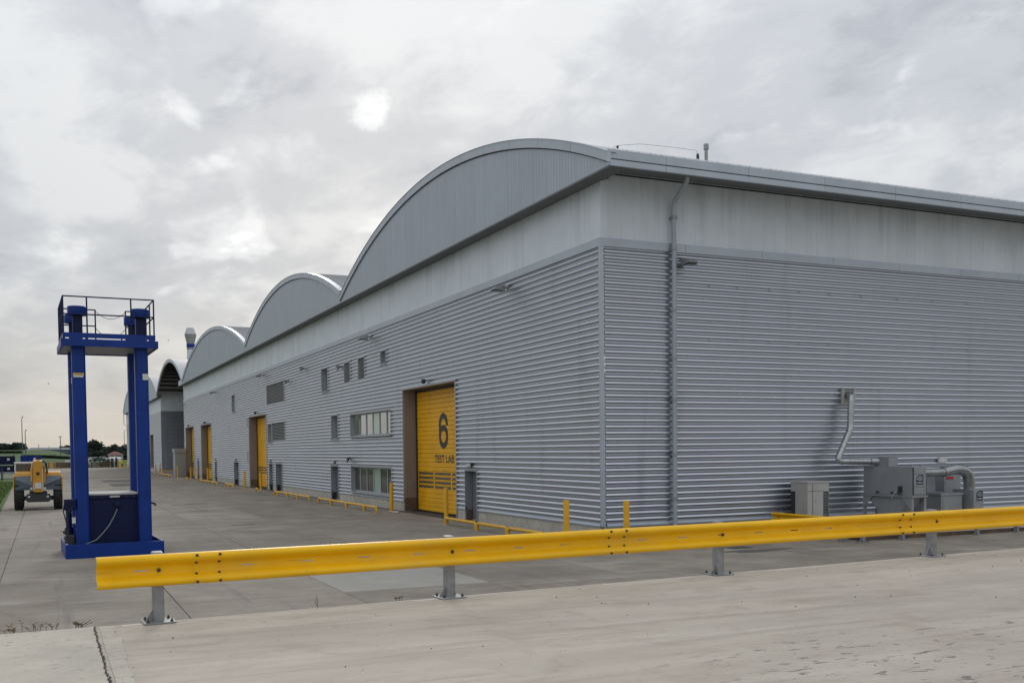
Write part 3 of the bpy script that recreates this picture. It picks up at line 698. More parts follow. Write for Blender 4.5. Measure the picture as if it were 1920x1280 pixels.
for ri, o in enumerate(ROLLS):
    y0, y1, z0, z1 = o
    w = surround(bld, o, M_TRIM, 'roller_door', depth=0.0, w=.07, sill=False)
    MB().box(0.0, DX + .1, y1, y1 + .06, .62 if ri == 0 else .6, z1).box(0, DX + .1, y0 - .06, y0, .62, z1).box(0, DX + .1, y0, y1, z1, z1 + .06).build('jamb', M_JAMB, w)
    MB().box(-.02, DX + .1, y0 - .06, y0 + .004, 0, .61).build('jamb_base', M_JAMBLOW, w); jb = MB().box(-.02, DX + .1, y1 - .004, y1 + .06, 0, .61)
    if ri == 0:
        for i in range(14): jb.box(0, DX, y1 - .014, y1 - .004, .02 + i * .043, .03 + i * .043)
        for i in range(12): jb.box(.01 + i * .05, .02 + i * .05, y1 - .012, y1 - .004, .01, .6)
    jb.build('jamb_base', M_JAMBLOW, w)
    MB().box(DX - .06, DX + .06, y1 - .09, y1 - .004, 0, z1).box(DX - .06, DX + .06, y0 + .004, y0 + .09, 0, z1).box(DX - .08, DX + .1, y0 + .09, y1 - .09, z1 - .12, z1 - .003).build('guide_track', M_DARKSTEEL, w)
    MB().box(DX + .03, DX + .06, y0 + .05, y1 - .05, 0, z1 - .05).build('backing', M_DARKSTEEL, w)
    n = 27; sh = (z1 - .12 - .05) / n
    for i in range(n):
        za = .05 + i * sh
        if 1.17 <= za + sh / 2 <= 1.79:
            s = MB(); cols = [y0 + .09 + (y1 - y0 - .18) * t / 3 for t in range(4)]
            s.box(DX, DX + .03, y0 + .09, y1 - .09, za + .008, za + .045).box(DX, DX + .03, y0 + .09, y1 - .09, za + sh - .045, za + sh - .004)
            for yy in cols: s.box(DX, DX + .03, max(y0 + .09, yy - .07), min(y1 - .09, yy + .07), za + .045, za + sh - .045)
            s.build('slat', M_DOORY, w)
            for ya, yb in zip(cols, cols[1:]): MB().box(DX + .012, DX + .02, ya + .07, yb - .07, za + .045, za + sh - .045).build('pane', M_DARKGLASS, w)
        else:
            s = MB().prism([(DX + .03, za + .004), (DX + .012, za + .006), (DX, za + .022), (DX, za + sh - .018), (DX + .012, za + sh - .004), (DX + .03, za + sh - .002)], 1, y0 + .09, y1 - .09)
            s.build('slat', M_DOORY, w)
    MB().box(DX - .02, DX + .03, y0 + .09, y1 - .09, 0.003, .05).build('bottom_seal', M_BLACK, w)
    if ri == 0:
        xq = DX - .004
        W6, H6, T6 = 1.13, 1.59, .27; r6 = W6 / 2 - T6 / 2; cl6 = []
        cl6 += [(W6 / 2 + r6 * math.cos(a), H6 - T6 / 2 - .38 + .38 * math.sin(a)) for a in np.linspace(-.15, math.pi, 14)]
        cl6 += [(T6 / 2, .9), (T6 / 2, .7)]
        cl6 += [(W6 / 2 + r6 * math.cos(a), T6 / 2 + .36 + .36 * math.sin(a)) for a in np.linspace(math.pi, 2 * math.pi, 14)]
        cl6 += [(W6 / 2 + r6 * math.cos(a), .62 + .30 * math.sin(a)) for a in np.linspace(.05, math.pi, 14)]
        c6 = np.array(cl6); d6 = np.gradient(c6, axis=0); n6 = np.stack([-d6[:, 1], d6[:, 0]], 1); n6 /= np.linalg.norm(n6, axis=1)[:, None]
        six = MB(); q6 = [(xq, 15.82 - p[0], 2.92 + p[1]) for p in (c6 + n6 * T6 / 2)] + [(xq, 15.82 - p[0], 2.92 + p[1]) for p in (c6 - n6 * T6 / 2)]; k6 = len(c6)
        for i in range(k6 - 1):   # each stroke piece a hair further out, so that none share a plane
            e6 = -.00002 * i; six.add([(p[0] + e6, p[1], p[2]) for p in (q6[i], q6[i + 1], q6[k6 + i + 1], q6[k6 + i])], [(0, 1, 2, 3)])
        six.build('lettering', M_INK, w)
        text_mb('TEST LAB', lambda u, v: (xq, 16.42 - u, 2.29 + v), 2.41, .35, .022).build('lettering', M_INK, w)
        MB().box(xq - .01, DX, 15.0, 15.45, 1.9, 1.98).build('handle', M_YLABEL, w)
# ---------------------------------------------------------------- wall fittings (each its own thing)
def floodlight(y, z, label, right=False):
    loc = (y, 0, z) if right else (0, y, z)
    t = thing('floodlight', loc, label, 'floodlight', 'floodlights on the cladding')
    def put(m, nm, mt):
        if right: m.tf(lambda a, bb, c: (y - bb, a, z + c))
        else: m.tf(lambda a, bb, c: (a, y + bb, z + c))
        return m.build(nm, mt, t, bevel=.006)
    put(MB().box(-.09, -.02, -.07, .07, -.1, .1), 'wall_plate', M_GALV)
    put(MB().box(-.28, -.09, -.03, .03, -.02, .03), 'arm', M_GALV)
    h = MB(); h.hexa([(-.25, -.2, -.13), (-.25, .2, -.13), (-.72, .17, -.10), (-.72, -.17, -.10), (-.25, -.16, .1), (-.25, .16, .1), (-.6, .13, .02), (-.6, -.13, .02)])
    put(h, 'housing', M_GALV)
    put(MB().box(-.66, -.3, -.15, .15, -.145, -.128), 'lens', M_DARKGLASS)
floodlight(6.7, 8.7, 'floodlight high on the left face nearest the corner')
floodlight(23.8, 8.7, 'floodlight high on the left face above the small upper slots')
floodlight(52.0, 8.75, 'floodlight high on the left face above the second yellow door')
floodlight(76.3, 8.8, 'floodlight high on the left face above the narrow far slit')
floodlight(101.2, 8.75, 'floodlight at the far end of the left face')
floodlight(2.9, 8.66, 'floodlight on the right face beside the downpipe', True)
def horn(y, z, label):
    t = thing('flood_spot', (0, y, z), label, 'spot lamp', 'round spot lamps on the left face')
    MB().lathe(0, 0, [(.05, 0), (.05, .12)], 10).tf(lambda a, c, d: (-d, y + a, z + c)).build('bracket', M_DARKSTEEL, t)
    MB().lathe(0, 0, [(.06, 0), (.09, .1), (.2, .26), (.19, .27), (.05, .2)], 16).tf(lambda a, c, d: (-.1 - d * .8, y + a + d * .3, z + c - d * .25)).build('lamp_shade', M_GALV, t, smooth=True)
horn(38.6, 8.25, 'round spot lamp between the long louvre and the tall upper slit'); horn(43.4, 7.75, 'round spot lamp right of the long upper louvre'); horn(29.6, 7.65, 'round spot lamp left of the upper slot louvres')
t = thing('loudspeaker', (0, 28.0, 2.45), 'small dark horn speaker above the lower window', 'speaker')
MB().box(-.16, -.05, 27.95, 28.05, 2.4, 2.5).build('bracket', M_DARKSTEEL, t)
MB().lathe(0, 0, [(.05, 0), (.07, .1), (.16, .28), (.14, .28)], 14).tf(lambda a, c, d: (-.12 - d * .6, 28.0 + a - d * .5, 2.45 + c - d * .35)).build('horn', M_DARKSTEEL, t, smooth=True)
for y, z, lab in ((15.5, 5.9, 'black dome camera above the yellow door marked six'), (55.0, 5.98, 'black dome camera above the second yellow door'), (83.4, 6.02, 'black dome camera above the third yellow door'), (96.5, 6.05, 'black dome camera above the farthest yellow door')):
    t = thing('dome_camera', (0, y, z), lab, 'camera', 'dome cameras above the roller doors')
    MB().box(-.2, -.03, y - .05, y + .05, z + .02, z + .08).build('bracket', M_GALV, t)
    MB().lathe(-.2, y, [(.09, z + .09), (.1, z + .02), (.095, z - .04), (.06, z - .1), (.02, z - .115)], 14).build('dome', M_DARKSTEEL, t, smooth=True)
for o, lab in zip(DOORS, ('white bulkhead lamp above the grey door right of the yellow door marked six', 'white bulkhead lamp above the grey door left of the lower window', None, 'white bulkhead lamp above the narrow door right of the second yellow door', 'white bulkhead lamp above the grey door left of the second yellow door', 'white bulkhead lamp above the far grey door near the third yellow door', 'white bulkhead lamp above the farthest grey door')):
    if not lab: continue
    y = (o[0] + o[1]) / 2; z = o[3] + .2
    t = thing('bulkhead_lamp', (-.05, y, z), lab, 'lamp', 'bulkhead lamps above the personnel doors')
    MB().box(-.12, -.03, y - .14, y + .14, z - .06, z + .1).build('lamp_body', M_DARKSTEEL, t)
    MB().prism([(-.12, z - .05), (-.2, z - .02), (-.2, z + .07), (-.12, z + .09)], 1, y - .13, y + .13).build('diffuser', M_LABEL, t, bevel=.01)
t = thing('door_control_rail', (0, 58.9, 2.2), 'thin grey conduit loop beside the second yellow door', 'conduit')
MB().tube([(-.05, 58.85, 1.95), (-.12, 59.1, 2.0), (-.12, 59.1, 2.9), (-.05, 58.85, 2.95)], .025, 6).build('pipe', M_GALV, t)
MB().tube([(-.05, 58.85, 4.9), (-.12, 59.1, 4.95), (-.12, 59.1, 5.6), (-.05, 58.85, 5.65)], .025, 6).build('pipe', M_GALV, t)
# ================================================================== open canopy and the building beyond
can = thing('arched_canopy', (0, 112, 0), 'open arched canopy with dark purlins over the gap beyond the main building', 'canopy')
V4 = (97.6, 127.4, 11.5, 15.0)
yl = [V4[0] + (V4[1] - V4[0]) * i / 40 for i in range(41)]
MB().prism([(y, arc(V4, y)) for y in yl] + [(y, arc(V4, y) - .1) for y in yl[::-1]], 0, GX, 22).build('roof', M_ROOF, can)
r = MB()
r.prism([(y, arc(V4, y) + .03) for y in yl] + [(y, arc(V4, y) - .4) for y in yl[::-1]], 0, GX - .1, GX + .1); r.build('rim', M_FASCIA, can)
for i in range(1, 22):
    y = V4[0] + (V4[1] - V4[0]) * i / 22; z = arc(V4, y); MB().box(GX + .12, 21, y - .06, y + .06, z - .42, z - .1).build('purlin', M_DARKSTEEL, can)
for x in (3, 9, 15): MB().prism([(y, arc(V4, y) - .42) for y in yl] + [(y, arc(V4, y) - .75) for y in yl[::-1]], 0, x, x + .2).build('arch_rib', M_DARKSTEEL, can)
MB().box(20, 20.2, LEN, 128, 0, 12).build('back_wall', M_SHED, can)
b2 = thing('rear_industrial_building', (0, 128, 0), 'more distant silver corrugated building behind the canopy', 'building')
Y2 = 128.0; END2 = 196.0
R2 = [(140, 146, 0, 5.8), (168, 174, 0, 5.8)]
b = MB(); clad(R2, Y2, END2, .5, ZC1, lambda u, w, c, d: b.sheet([(-q[0], q[1]) for q in prof_pts(c, d)], 1, u, w)); b.build('wall_cladding', M_CLAD, b2, smooth=True, angle=50)
b = MB(); b.sheet([(Y2 - q[0], q[1]) for q in prof_pts(.5, ZC1)], 0, 0, 20); b.build('wall_cladding', M_CLAD, b2, smooth=True, angle=50)
MB().box(-.08, .06, Y2 - .08, Y2 + .06, .4, ZC1).build('corner_post', M_TRIM, b2)
MB().box(-.02, .3, Y2, END2, -.2, .5).box(.3, 20, Y2 - .02, Y2 + .2, -.2, .5).build('plinth', M_PLINTH, b2)
MB().box(-.05, .1, Y2 - .05, END2, ZC1, 10.93).box(.1, 20, Y2 - .05, Y2 + .1, ZC1, 11.5).build('upper_wall', M_WHITE, b2)
for o in R2:
    w = MB().box(0, .7, o[1], o[1] + .06, 0, 5.8).box(0, .7, o[0], o[1], 5.8, 5.86).build('roller_door', M_JAMB, b2)
    n = 24
    for i in range(n): MB().box(.6, .64, o[0], o[1], i * 5.8 / n + .006, (i + 1) * 5.8 / n).build('slat', M_GREYDOOR, w)
for v in ((127.4, 161.5, 11.5, 15.0), (161.5, 196, 11.5, 15.0)):
    yl = [v[0] + (v[1] - v[0]) * i / 32 for i in range(33)]
    MB().prism([(y, arc(v, y) - .05) for y in yl] + [(v[1], 10.93), (v[0], 10.93)], 0, GX, GX + .1).build('gable', M_GABLE, b2)
    MB().prism([(y, arc(v, y) + .03) for y in yl] + [(y, arc(v, y) - .3) for y in yl[::-1]], 0, GX - .06, GX + .06).sheet([(y, arc(v, y)) for y in yl], 0, GX, 30).build('roof', M_ROOF, b2)
MB().box(GX, .02, Y2, END2, 10.9, 10.94).build('soffit', M_SOFFIT, b2)
# wall-mounted frames at the far end of that building
for z0, z1, lab in ((4.0, 7.6, 'tall pale bracket frame at the far end of the distant building, lower one'), (8.6, 10.9, 'pale bracket frame at the far end of the distant building, upper one')):
    fr = MB().tube([(-.05, 195.5, z0), (-.55, 195.6, z0 + .2), (-.55, 195.6, z1), (-.05, 195.5, z1 + .1)], .06, 6)
    tag(fr.build('bracket_frame', M_GALV), lab, 'bracket', 'bracket frames on the far building end')
# chimney
P = on_depth(358.5, 690, 152)
ch = thing('chimney', (P[0], P[1], 10), 'pale round chimney with flared cap and blue band behind the arched roofs', 'chimney')
sc = 152 / F_PX
def zpx(py, d=152, px=358.5): return on_depth(px, py, d)[2]
MB().lathe(P[0], P[1], [(7.2 * sc, 10), (7.2 * sc, zpx(656))], 20).build('stack', M_WHITE, ch, smooth=True)
MB().lathe(P[0], P[1], [(7.6 * sc, zpx(652)), (7.6 * sc, zpx(645))], 20).build('blue_band', M_BLUE, ch, smooth=True)
MB().lathe(P[0], P[1], [(7.2 * sc, zpx(656)), (7.2 * sc, zpx(644)), (10.6 * sc, zpx(629)), (10.8 * sc, zpx(627))], 20).build('cowl', M_GALV, ch, smooth=True)
MB().lathe(P[0], P[1], [(10.8 * sc, zpx(627)), (7.0 * sc, zpx(616)), (6.2 * sc, zpx(615)), (1 * sc, zpx(614))], 20).build('cap', M_ROOF, ch, smooth=True)
# ================================================================== bollards and low hoop barriers
def bollard(x, y, h, label):
    t = thing('bollard', (x, y, 0), label, 'bollard', 'yellow bollards by the building')
    r = .083
    MB().lathe(x, y, [(r, -.02), (r, h - .03), (r * .93, h - .008), (r * .7, h)], 18).build('post', M_BOLY, t, smooth=True)
    MB().lathe(x, y, [(r + .05, -.01), (r + .045, .012), (r, .018)], 14).build('grout_collar', M_PLINTH, t)
for q in ((-.69, 18.81, 1.34, 'yellow bollard at the left side of the door marked six'), (-1.58, 9.31, 1.42, 'yellow bollard in front of the right side of the door marked six'), (-2.3, -1.94, 1.42, 'yellow bollard just left of the building corner'), (-1.12, -3.21, 1.42, 'yellow bollard just right of the building corner'),
          (-.87, 56.54, 1.34, 'yellow bollard at the left side of the second yellow door'), (-.78, 50.2, 1.36, 'yellow bollard at the right side of the second yellow door'), (-.98, 88.76, 1.33, 'yellow bollard at the right side of the farthest yellow door'), (-1.0, 83.39, 1.33, 'yellow bollard at the left side of the third yellow door'),
          (-.5, 79.6, 1.33, 'yellow bollard at the right side of the third yellow door'), (-1.3, 98.2, 1.33, 'yellow bollard beside the tall grey cabinet'), (-1.03, 127.2, 1.33, 'yellow bollard at the distant building, left of a pair'), (-.48, 126.6, 1.33, 'yellow bollard at the distant building corner, right of a pair')):
    bollard(*q)
def hoops(xs, ylist, label, h=.31, along='y', fixed_first=False):
    x0, y0 = (xs, ylist[0]) if along == 'y' else (ylist[0], xs)
    t = thing('hoop_barrier', (x0, y0, 0), label, 'hoop barrier', 'low yellow hoop barriers along the wall')
    r = .057
    for k, (a, c) in enumerate(zip(ylist, ylist[1:])):
        s = 1 if c > a else -1; a2 = a + s * .07; c2 = c - s * .07; cz = h - r
        pts = [(a2, -.02), (a2, cz - .1), (a2 + s * .03, cz - .03), (a2 + s * .1, cz), (c2 - s * .1, cz), (c2 - s * .03, cz - .03), (c2, cz - .1), (c2, -.02)]
        if fixed_first and k == 0: pts = [(a, cz)] + pts[4:]
        MB().tube([(xs, p, z) if along == 'y' else (p, xs, z) for p, z in pts], r, 10).build('hoop', M_BOLY, t, smooth=True)
hoops(-1.62, [9.25, 6.2, 3.55, .8, -1.6], 'low yellow hoop rail running from the bollard to the building corner', fixed_first=True)
hoops(-1.66, [29.0, 26.25, 23.2, 20.05, 17.95], 'low yellow hoop rail under the two windows')
hoops(-1.66, [40.9, 40.0, 37.0, 34.2, 31.1], 'low yellow hoop rail left of the two windows')
hoops(-1.66, [47.6, 46.8], 'single short yellow hoop at the right of the second yellow door')
hoops(-1.75, [60.7, 58.9, 56.5], 'short two hoop yellow rail left of the second yellow door')
hoops(-1.8, [76.0, 74.2, 71.9, 69.6, 67.1, 64.7], 'long yellow hoop rail between the second and third yellow doors')
hoops(-1.9, [85.9, 85.0, 84.2], 'short yellow hoop pair near the third yellow door')
hoops(-1.95, [113.2, 110.2, 107.3, 104.3, 101.4, 98.6], 'far yellow hoop rail left of the tall grey cabinet')
hoops(118.0, [-1.5, 1.2, 3.8], 'distant yellow hoop rail in front of the dark recess wall', along='x', h=.6)
# rag by the bollard
rg = MB()
for k in range(14):
    a = random.random() * 6.28; r = random.uniform(.05, .4); x = -.75 + r * math.cos(a) * .6; y = 18.2 - abs(r * math.sin(a)) * 2; s = random.uniform(.06, .14)
    rg.add([(x - s, y, .006), (x, y - s, .03), (x + s, y, .012), (x, y + s, .05)], [(0, 1, 2, 3)])
tag(rg.build('crumpled_rag', M_LABEL), 'pale crumpled rag on the ground by the bollard left of door six', 'rag')
# tall grey cabinet
cb = thing('utility_cabinet', (-.6, 100.4, 0), 'tall grey metal cabinet at the far end of the building', 'cabinet')
MB().box(-1.35, -.1, 100.0, 102.2, 0, 2.9).build('body', M_EQUIP, cb, bevel=.02); MB().box(-1.42, -.05, 99.9, 102.3, 2.92, 3.4).build('hood', M_EQUIP, cb, bevel=.02); MB().box(-1.3, -.15, 99.98, 100.0, .1, 2.8).build('door', M_TRIM, cb)
# ================================================================== crash barriers (W-beam)
WPROF = [(.008, .0), (.05, .003), (.08, .016), (.092, .034), (.091, .052), (.078, .072), (.036, .098), (.014, .113), (.008, .125), (.008, .143)]
WTOP = [(d, .31 - z) for d, z in WPROF][::-1]
def crash_barrier(name, A, Bp, smin, smax, joints, posts, label, zb, gz, side=-1, slots=True, mt=M_RAILY, endcap=True):
    """A->B: line of the posts; rail in front on the given side"""
    A = np.array(A, float); Bp = np.array(Bp, float); u = (Bp - A) / np.linalg.norm(Bp - A); n = np.array([u[1], -u[0]]) * (1 if side < 0 else -1)
    W = lambda s, d, z: (A[0] + u[0] * s + n[0] * d, A[1] + u[1] * s + n[1] * d, z)
    t = thing(name, (A[0], A[1], gz), label, 'crash barrier')
    edges = [smin] + joints + [smax]
    fx = .068
    for k, (a, c) in enumerate(zip(edges, edges[1:])):
        m = MB(); a1 = a - (.13 if k else 0); c1 = c + (.13 if k < len(edges) - 2 else 0); lay = .004 * (k % 2); th = .005
        for pr in (WPROF, WTOP):
            for off, flip in ((0, False), (-th, True)):
                pts = [W(a1, fx + d + off + lay, zb + z) for d, z in pr] + [W(c1, fx + d + off + lay, zb + z) for d, z in pr]; q = len(pr)
                m.add(pts, [((i, i + 1, q + i + 1, q + i) if not flip else (i, q + i, q + i + 1, i + 1)) for i in range(q - 1)])
        # web between the two corrugations with real slots
        s = a1; zz0, zz1 = zb + .143, zb + .167
        gaps = [(x, x + .13) for x in np.arange(a + .33, c - .25, .62)] if slots else []
        for ga, gb in gaps + [(c1, c1)]:
            if ga > s: m.add([W(s, fx + .008 + lay, zz0), W(ga, fx + .008 + lay, zz0), W(ga, fx + .008 + lay, zz1), W(s, fx + .008 + lay, zz1)], [(0, 1, 2, 3)])
            s = gb
            if gb > ga:
                m.add([W(ga, fx + .008 + lay, zz0), W(gb, fx + .008 + lay, zz0), W(gb, fx + .008 + lay, zz0 + .006), W(ga, fx + .008 + lay, zz0 + .006)], [(0, 1, 2, 3)])
                m.add([W(ga, fx + .008 + lay, zz1 - .006), W(gb, fx + .008 + lay, zz1 - .006), W(gb, fx + .008 + lay, zz1), W(ga, fx + .008 + lay, zz1)], [(0, 1, 2, 3)])
        m.build('rail_beam', mt, t, smooth=True, angle=60)
    if endcap:
        m = MB()
        for pr in (WPROF, WTOP): 
            pts = [W(smin - .006, fx + d + .006, zb + z) for d, z in pr] + [W(smin + .14, fx + d + .006, zb + z) for d, z in pr]; q = len(pr)
            m.add(pts, [(i, i + 1, q + i + 1, q + i) for i in range(q - 1)])
        m.build('end_sleeve', mt, t, smooth=True, angle=60)
    def bolt(s, d, z, r=.0145):
        b = MB(); c = W(s, d, z); e = W(s, d + .016, z); b.tube([c, e], r, 8); e2 = W(s, d + .024, z); b.tube([e, e2], r * .55, 8); b.build('bolt', M_BOLT, t)
    for j in joints:
        for ds in (-.11, .11):
            for d, z in ((.088, .285), (.03, .21), (.03, .1), (.088, .025)): bolt(j + ds, fx + d, zb + z)
    for s in posts:
        bolt(s, fx + .014, zb + .155, .019)
        p = MB(); w = .05
        p.add([W(s - w, -.07, gz), W(s + w, -.07, gz), W(s + w, .055, gz), W(s - w, .055, gz)] + [W(s - w, -.07, zb + .33), W(s + w, -.07, zb + .33), W(s + w, .055, zb + .322), W(s - w, .055, zb + .322)], [(0, 3, 2, 1), (4, 5, 6, 7), (0, 1, 5, 4), (1, 2, 6, 5), (2, 3, 7, 6), (3, 0, 4, 7)])
        po = p.build('post', M_GALV, t, bevel=.012)
        p = MB(); p.hexa([W(s - .15, -.15, gz), W(s + .15, -.15, gz), W(s + .15, .13, gz), W(s - .15, .13, gz), W(s - .15, -.15, gz + .018), W(s + .15, -.15, gz + .018), W(s + .15, .13, gz + .018), W(s - .15, .13, gz + .018)]); p.build('base_plate', M_GALV, po, bevel=.004)
        p = MB(); p.hexa([W(s - .005, -.13, gz + .018), W(s + .005, -.13, gz + .018), W(s + .005, -.07, gz + .018), W(s - .005, -.07, gz + .018), W(s - .005, -.075, gz + .14), W(s + .005, -.075, gz + .14), W(s + .005, -.07, gz + .14), W(s - .005, -.07, gz + .14)]); p.build('gusset', M_GALV, po)
        p = MB(); p.hexa([W(s - .13, -.01, gz + .018), W(s - .05, -.01, gz + .018), W(s - .05, 0, gz + .018), W(s - .13, 0, gz + .018), W(s - .055, -.01, gz + .13), W(s - .05, -.01, gz + .13), W(s - .05, 0, gz + .13), W(s - .055, 0, gz + .13)]); p.build('gusset', M_GALV, po)
        for du, dv in ((-.11, -.11), (.11, -.11), (-.11, .095), (.11, .095)):
            p = MB(); p.tube([W(s + du, dv, gz + .018), W(s + du, dv, gz + .034)], .016, 6); p.tube([W(s + du, dv, gz + .034), W(s + du, dv, gz + .05)], .009, 6); p.build('anchor_bolt', M_BOLT, po)
    return t
crash_barrier('crash_barrier', (-14.56, -16.64), (-3.8, -16.05), -.54, 17.5, [.48, 5.31, 10.28, 15.1], [.02, 3.14, 6.96, 10.96, 14.9], 'long yellow crash barrier with grey posts along the dock edge', 1.568, DOCK_Z)
yb = crash_barrier('yard_crash_barrier', (6.2, -4.25), (18.0, -3.9), -.1, 14.0, [4.6, 9.4], [.15, 1.75, 5.0, 6.85, 10], 'lower yellow crash barrier round the equipment on the yard', .39, 0, slots=False)
crash_barrier('side_crash_barrier', (6.2, -.45), (6.2, -4.1), 0, 3.65, [], [.3, 3.2], 'short yellow crash barrier end running back to the wall beside the beige unit', .39, 0, slots=False)
es = MB().box(6.75, 20, -3.8, -.05, -.02, .06)
eso = struct(es.build('equipment_slab', M_PLINTH))
MB().box(6.62, 20, -3.93, -3.81, -.01, .11).build('timber_kerb', M_RUST, eso); MB().box(6.62, 6.74, -3.8, -.3, -.01, .105).build('timber_kerb', M_RUST, eso)
# ================================================================== blue test tower
TA = math.radians(1.5); TO = (-15.06, 3.11)
def tw(u, v, z): return (TO[0] + u * math.cos(TA) - v * math.sin(TA), TO[1] + u * math.sin(TA) + v * math.cos(TA), z)
tow = thing('hydraulic_test_tower', (TO[0], TO[1], 0), 'tall blue four column test tower with railed platform on top', 'test tower')
def tb(m, name, mt, parent=tow, **k): return m.tf(tw).build(name, mt, parent, **k)
TWd, TD = 2.57, 2.85
tb(MB().box(0, TWd, 0, .07, 0, .385).box(0, TWd, TD - .07, TD, 0, .38).box(0, .06, .07, TD - .07, 0, .38).box(TWd - .06, TWd, .07, TD - .07, 0, .38).box(.06, TWd - .06, .07, TD - .07, .03, .12), 'base_tray', M_BLUE, bevel=.008)
cols = [(.3, .28), (1.94, .28), (.3, 2.18), (1.94, 2.18)]
for cu_, cv in cols:
    c = MB(); w = .35; q = .045
    c.prism([(cu_ + q, cv), (cu_ + w - q, cv), (cu_ + w, cv + q), (cu_ + w, cv + w - q), (cu_ + w - q, cv + w), (cu_ + q, cv + w), (cu_, cv + w - q), (cu_, cv + q)], 2, .1, 5.81)
    co = tb(c, 'column', M_BLUE)
    k = MB().box(cu_ + .05, cu_ + .3, cv + .05, cv + .3, 6.0, 6.7); tb(k, 'screw_housing', M_NAVY, co)
    cx, cy = cu_ + .175, cv + .175
    tb(MB().lathe(cx, cy, [(.245, 6.68), (.25, 6.69), (.25, 6.91), (.235, 6.925), (.05, 6.93)], 28), 'jack_cap', M_BLUE, co, smooth=True)
    tb(MB().lathe(cx - .1, cy - .245, [(.02, 6.8)] * 2, 6).box(cx - .12, cx - .08, cy - .26, cy - .235, 6.78, 6.82), 'lifting_eye', M_DARKSTEEL, co)
tb(MB().box(.325, .6, .262, .28, 5.02, 5.09), 'warning_sticker', M_YLABEL); tb(MB().box(.325, .58, .262, .28, 4.97, 5.018), 'warning_sticker', M_LABEL)
tb(MB().box(2.13, 2.28, .262, .28, 4.93, 5.1), 'warning_sticker', M_LABEL); tb(MB().box(.285, .3, .33, .55, 4.8, 4.97), 'warning_sticker', M_YLABEL)
plat = tb(MB().box(0.03, TWd - .03, 0, .06, 5.8, 6.0).box(.03, TWd - .03, TD - .1, TD - .04, 5.8, 6.0).box(.03, .09, .06, TD - .1, 5.8, 6.0).box(TWd - .09, TWd - .03, .06, TD - .1, 5.8, 6.0), 'platform', M_BLUE, bevel=.006)
tb(MB().box(.09, TWd - .09, .06, TD - .1, 5.83, 5.86), 'deck', M_GALV, plat)
tk = MB().box(.08, TWd - .1, .03, .05, 6.03, 6.165).box(.08, .1, .05, TD - .1, 6.03, 6.165).box(TWd - .12, TWd - .1, .05, TD - .1, 6.03, 6.165).box(.08, TWd - .1, TD - .12, TD - .1, 6.03, 6.165)
for a, c in ((.1, .14), (.24, .58), (.64, .7), (1.56, 1.6), (1.7, 2.24), (2.3, 2.44)): tk.box(a, c, .03, .05, 5.99, 6.03)
tb(tk, 'toe_board', M_BLUE, plat)
def rail_run(pts, z, r=.019): 
    return tb(MB().tube([(p[0], p[1], z) for p in pts], r, 8), 'handrail', M_NAVY, smooth=True)
c0 = (.1, .06); c1 = (TWd - .13, .06); c2 = (TWd - .13, TD - .14); c3 = (.1, TD - .14)
for z in (7.15, 6.67): rail_run([c3, c0], z); rail_run([c0, c1], z); rail_run([c1, c2], z); rail_run([c2, (1.95, TD - .14)], z); rail_run([(1.1, TD - .14), c3], z)
for p in [c0, c1, c2, c3, (.7, .06), (1.84, .06), (1.95, TD - .14), (1.1, TD - .14)] + [(.1, v) for v in (.7, 1.35, 2.0)] + [(TWd - .13, v) for v in (1.0, 1.9)]:
    tb(MB().tube([(p[0], p[1], 6.0), (p[0], p[1], 7.16)], .021, 8), 'rail_post', M_NAVY, smooth=True)
tb(MB().tube([(1.1 + (.85) * t, TD - .14, 6.62 - .28 * (1 - (2 * t - 1) ** 2)) for t in np.linspace(0, 1, 12)], .008, 5), 'safety_chain', M_DARKSTEEL)
tb(MB().tube([(1.1 + (.85) * t, TD - .14, 7.12 - .22 * (1 - (2 * t - 1) ** 2)) for t in np.linspace(0, 1, 12)], .008, 5), 'safety_chain', M_DARKSTEEL)
tank = tb(MB().box(.62, 1.97, .5, 2.4, .12, 1.6), 'tank', M_NAVY, bevel=.02)
tb(MB().box(.6, 1.99, .47, 2.43, 1.6, 1.7), 'tank_rim', M_NAVY, tank, bevel=.01)
tb(MB().box(.62, 1.97, .49, 2.41, 1.705, 1.745), 'tank_lid', M_ACBEIGE, tank)
tb(MB().box(1.2, 1.46, .455, .47, 1.63, 1.68), 'tank_plate', M_ACBEIGE, tank)
for u in (.78, .98, 1.62, 1.82): tb(MB().box(u, u + .03, .445, .47, 1.63, 1.67), 'rim_bolt', M_BOLT, tank)
tb(MB().lathe(0, 0, [(.1, 0), (.1, .05), (.07, .06)], 18).tf(lambda a, c, d: (1.4 + a, .5 - d, 1.42 + c)), 'flange', M_NAVY, tank, smooth=True)
tb(MB().tube([(1.38, .42, 1.3), (1.3, .36, 1.12), (1.15, .28, .86), (.98, .2, .66), (.8, .14, .48), (.55, .12, .38), (.4, .12, .3)], .017, 8), 'hose', M_HOSE, smooth=True)
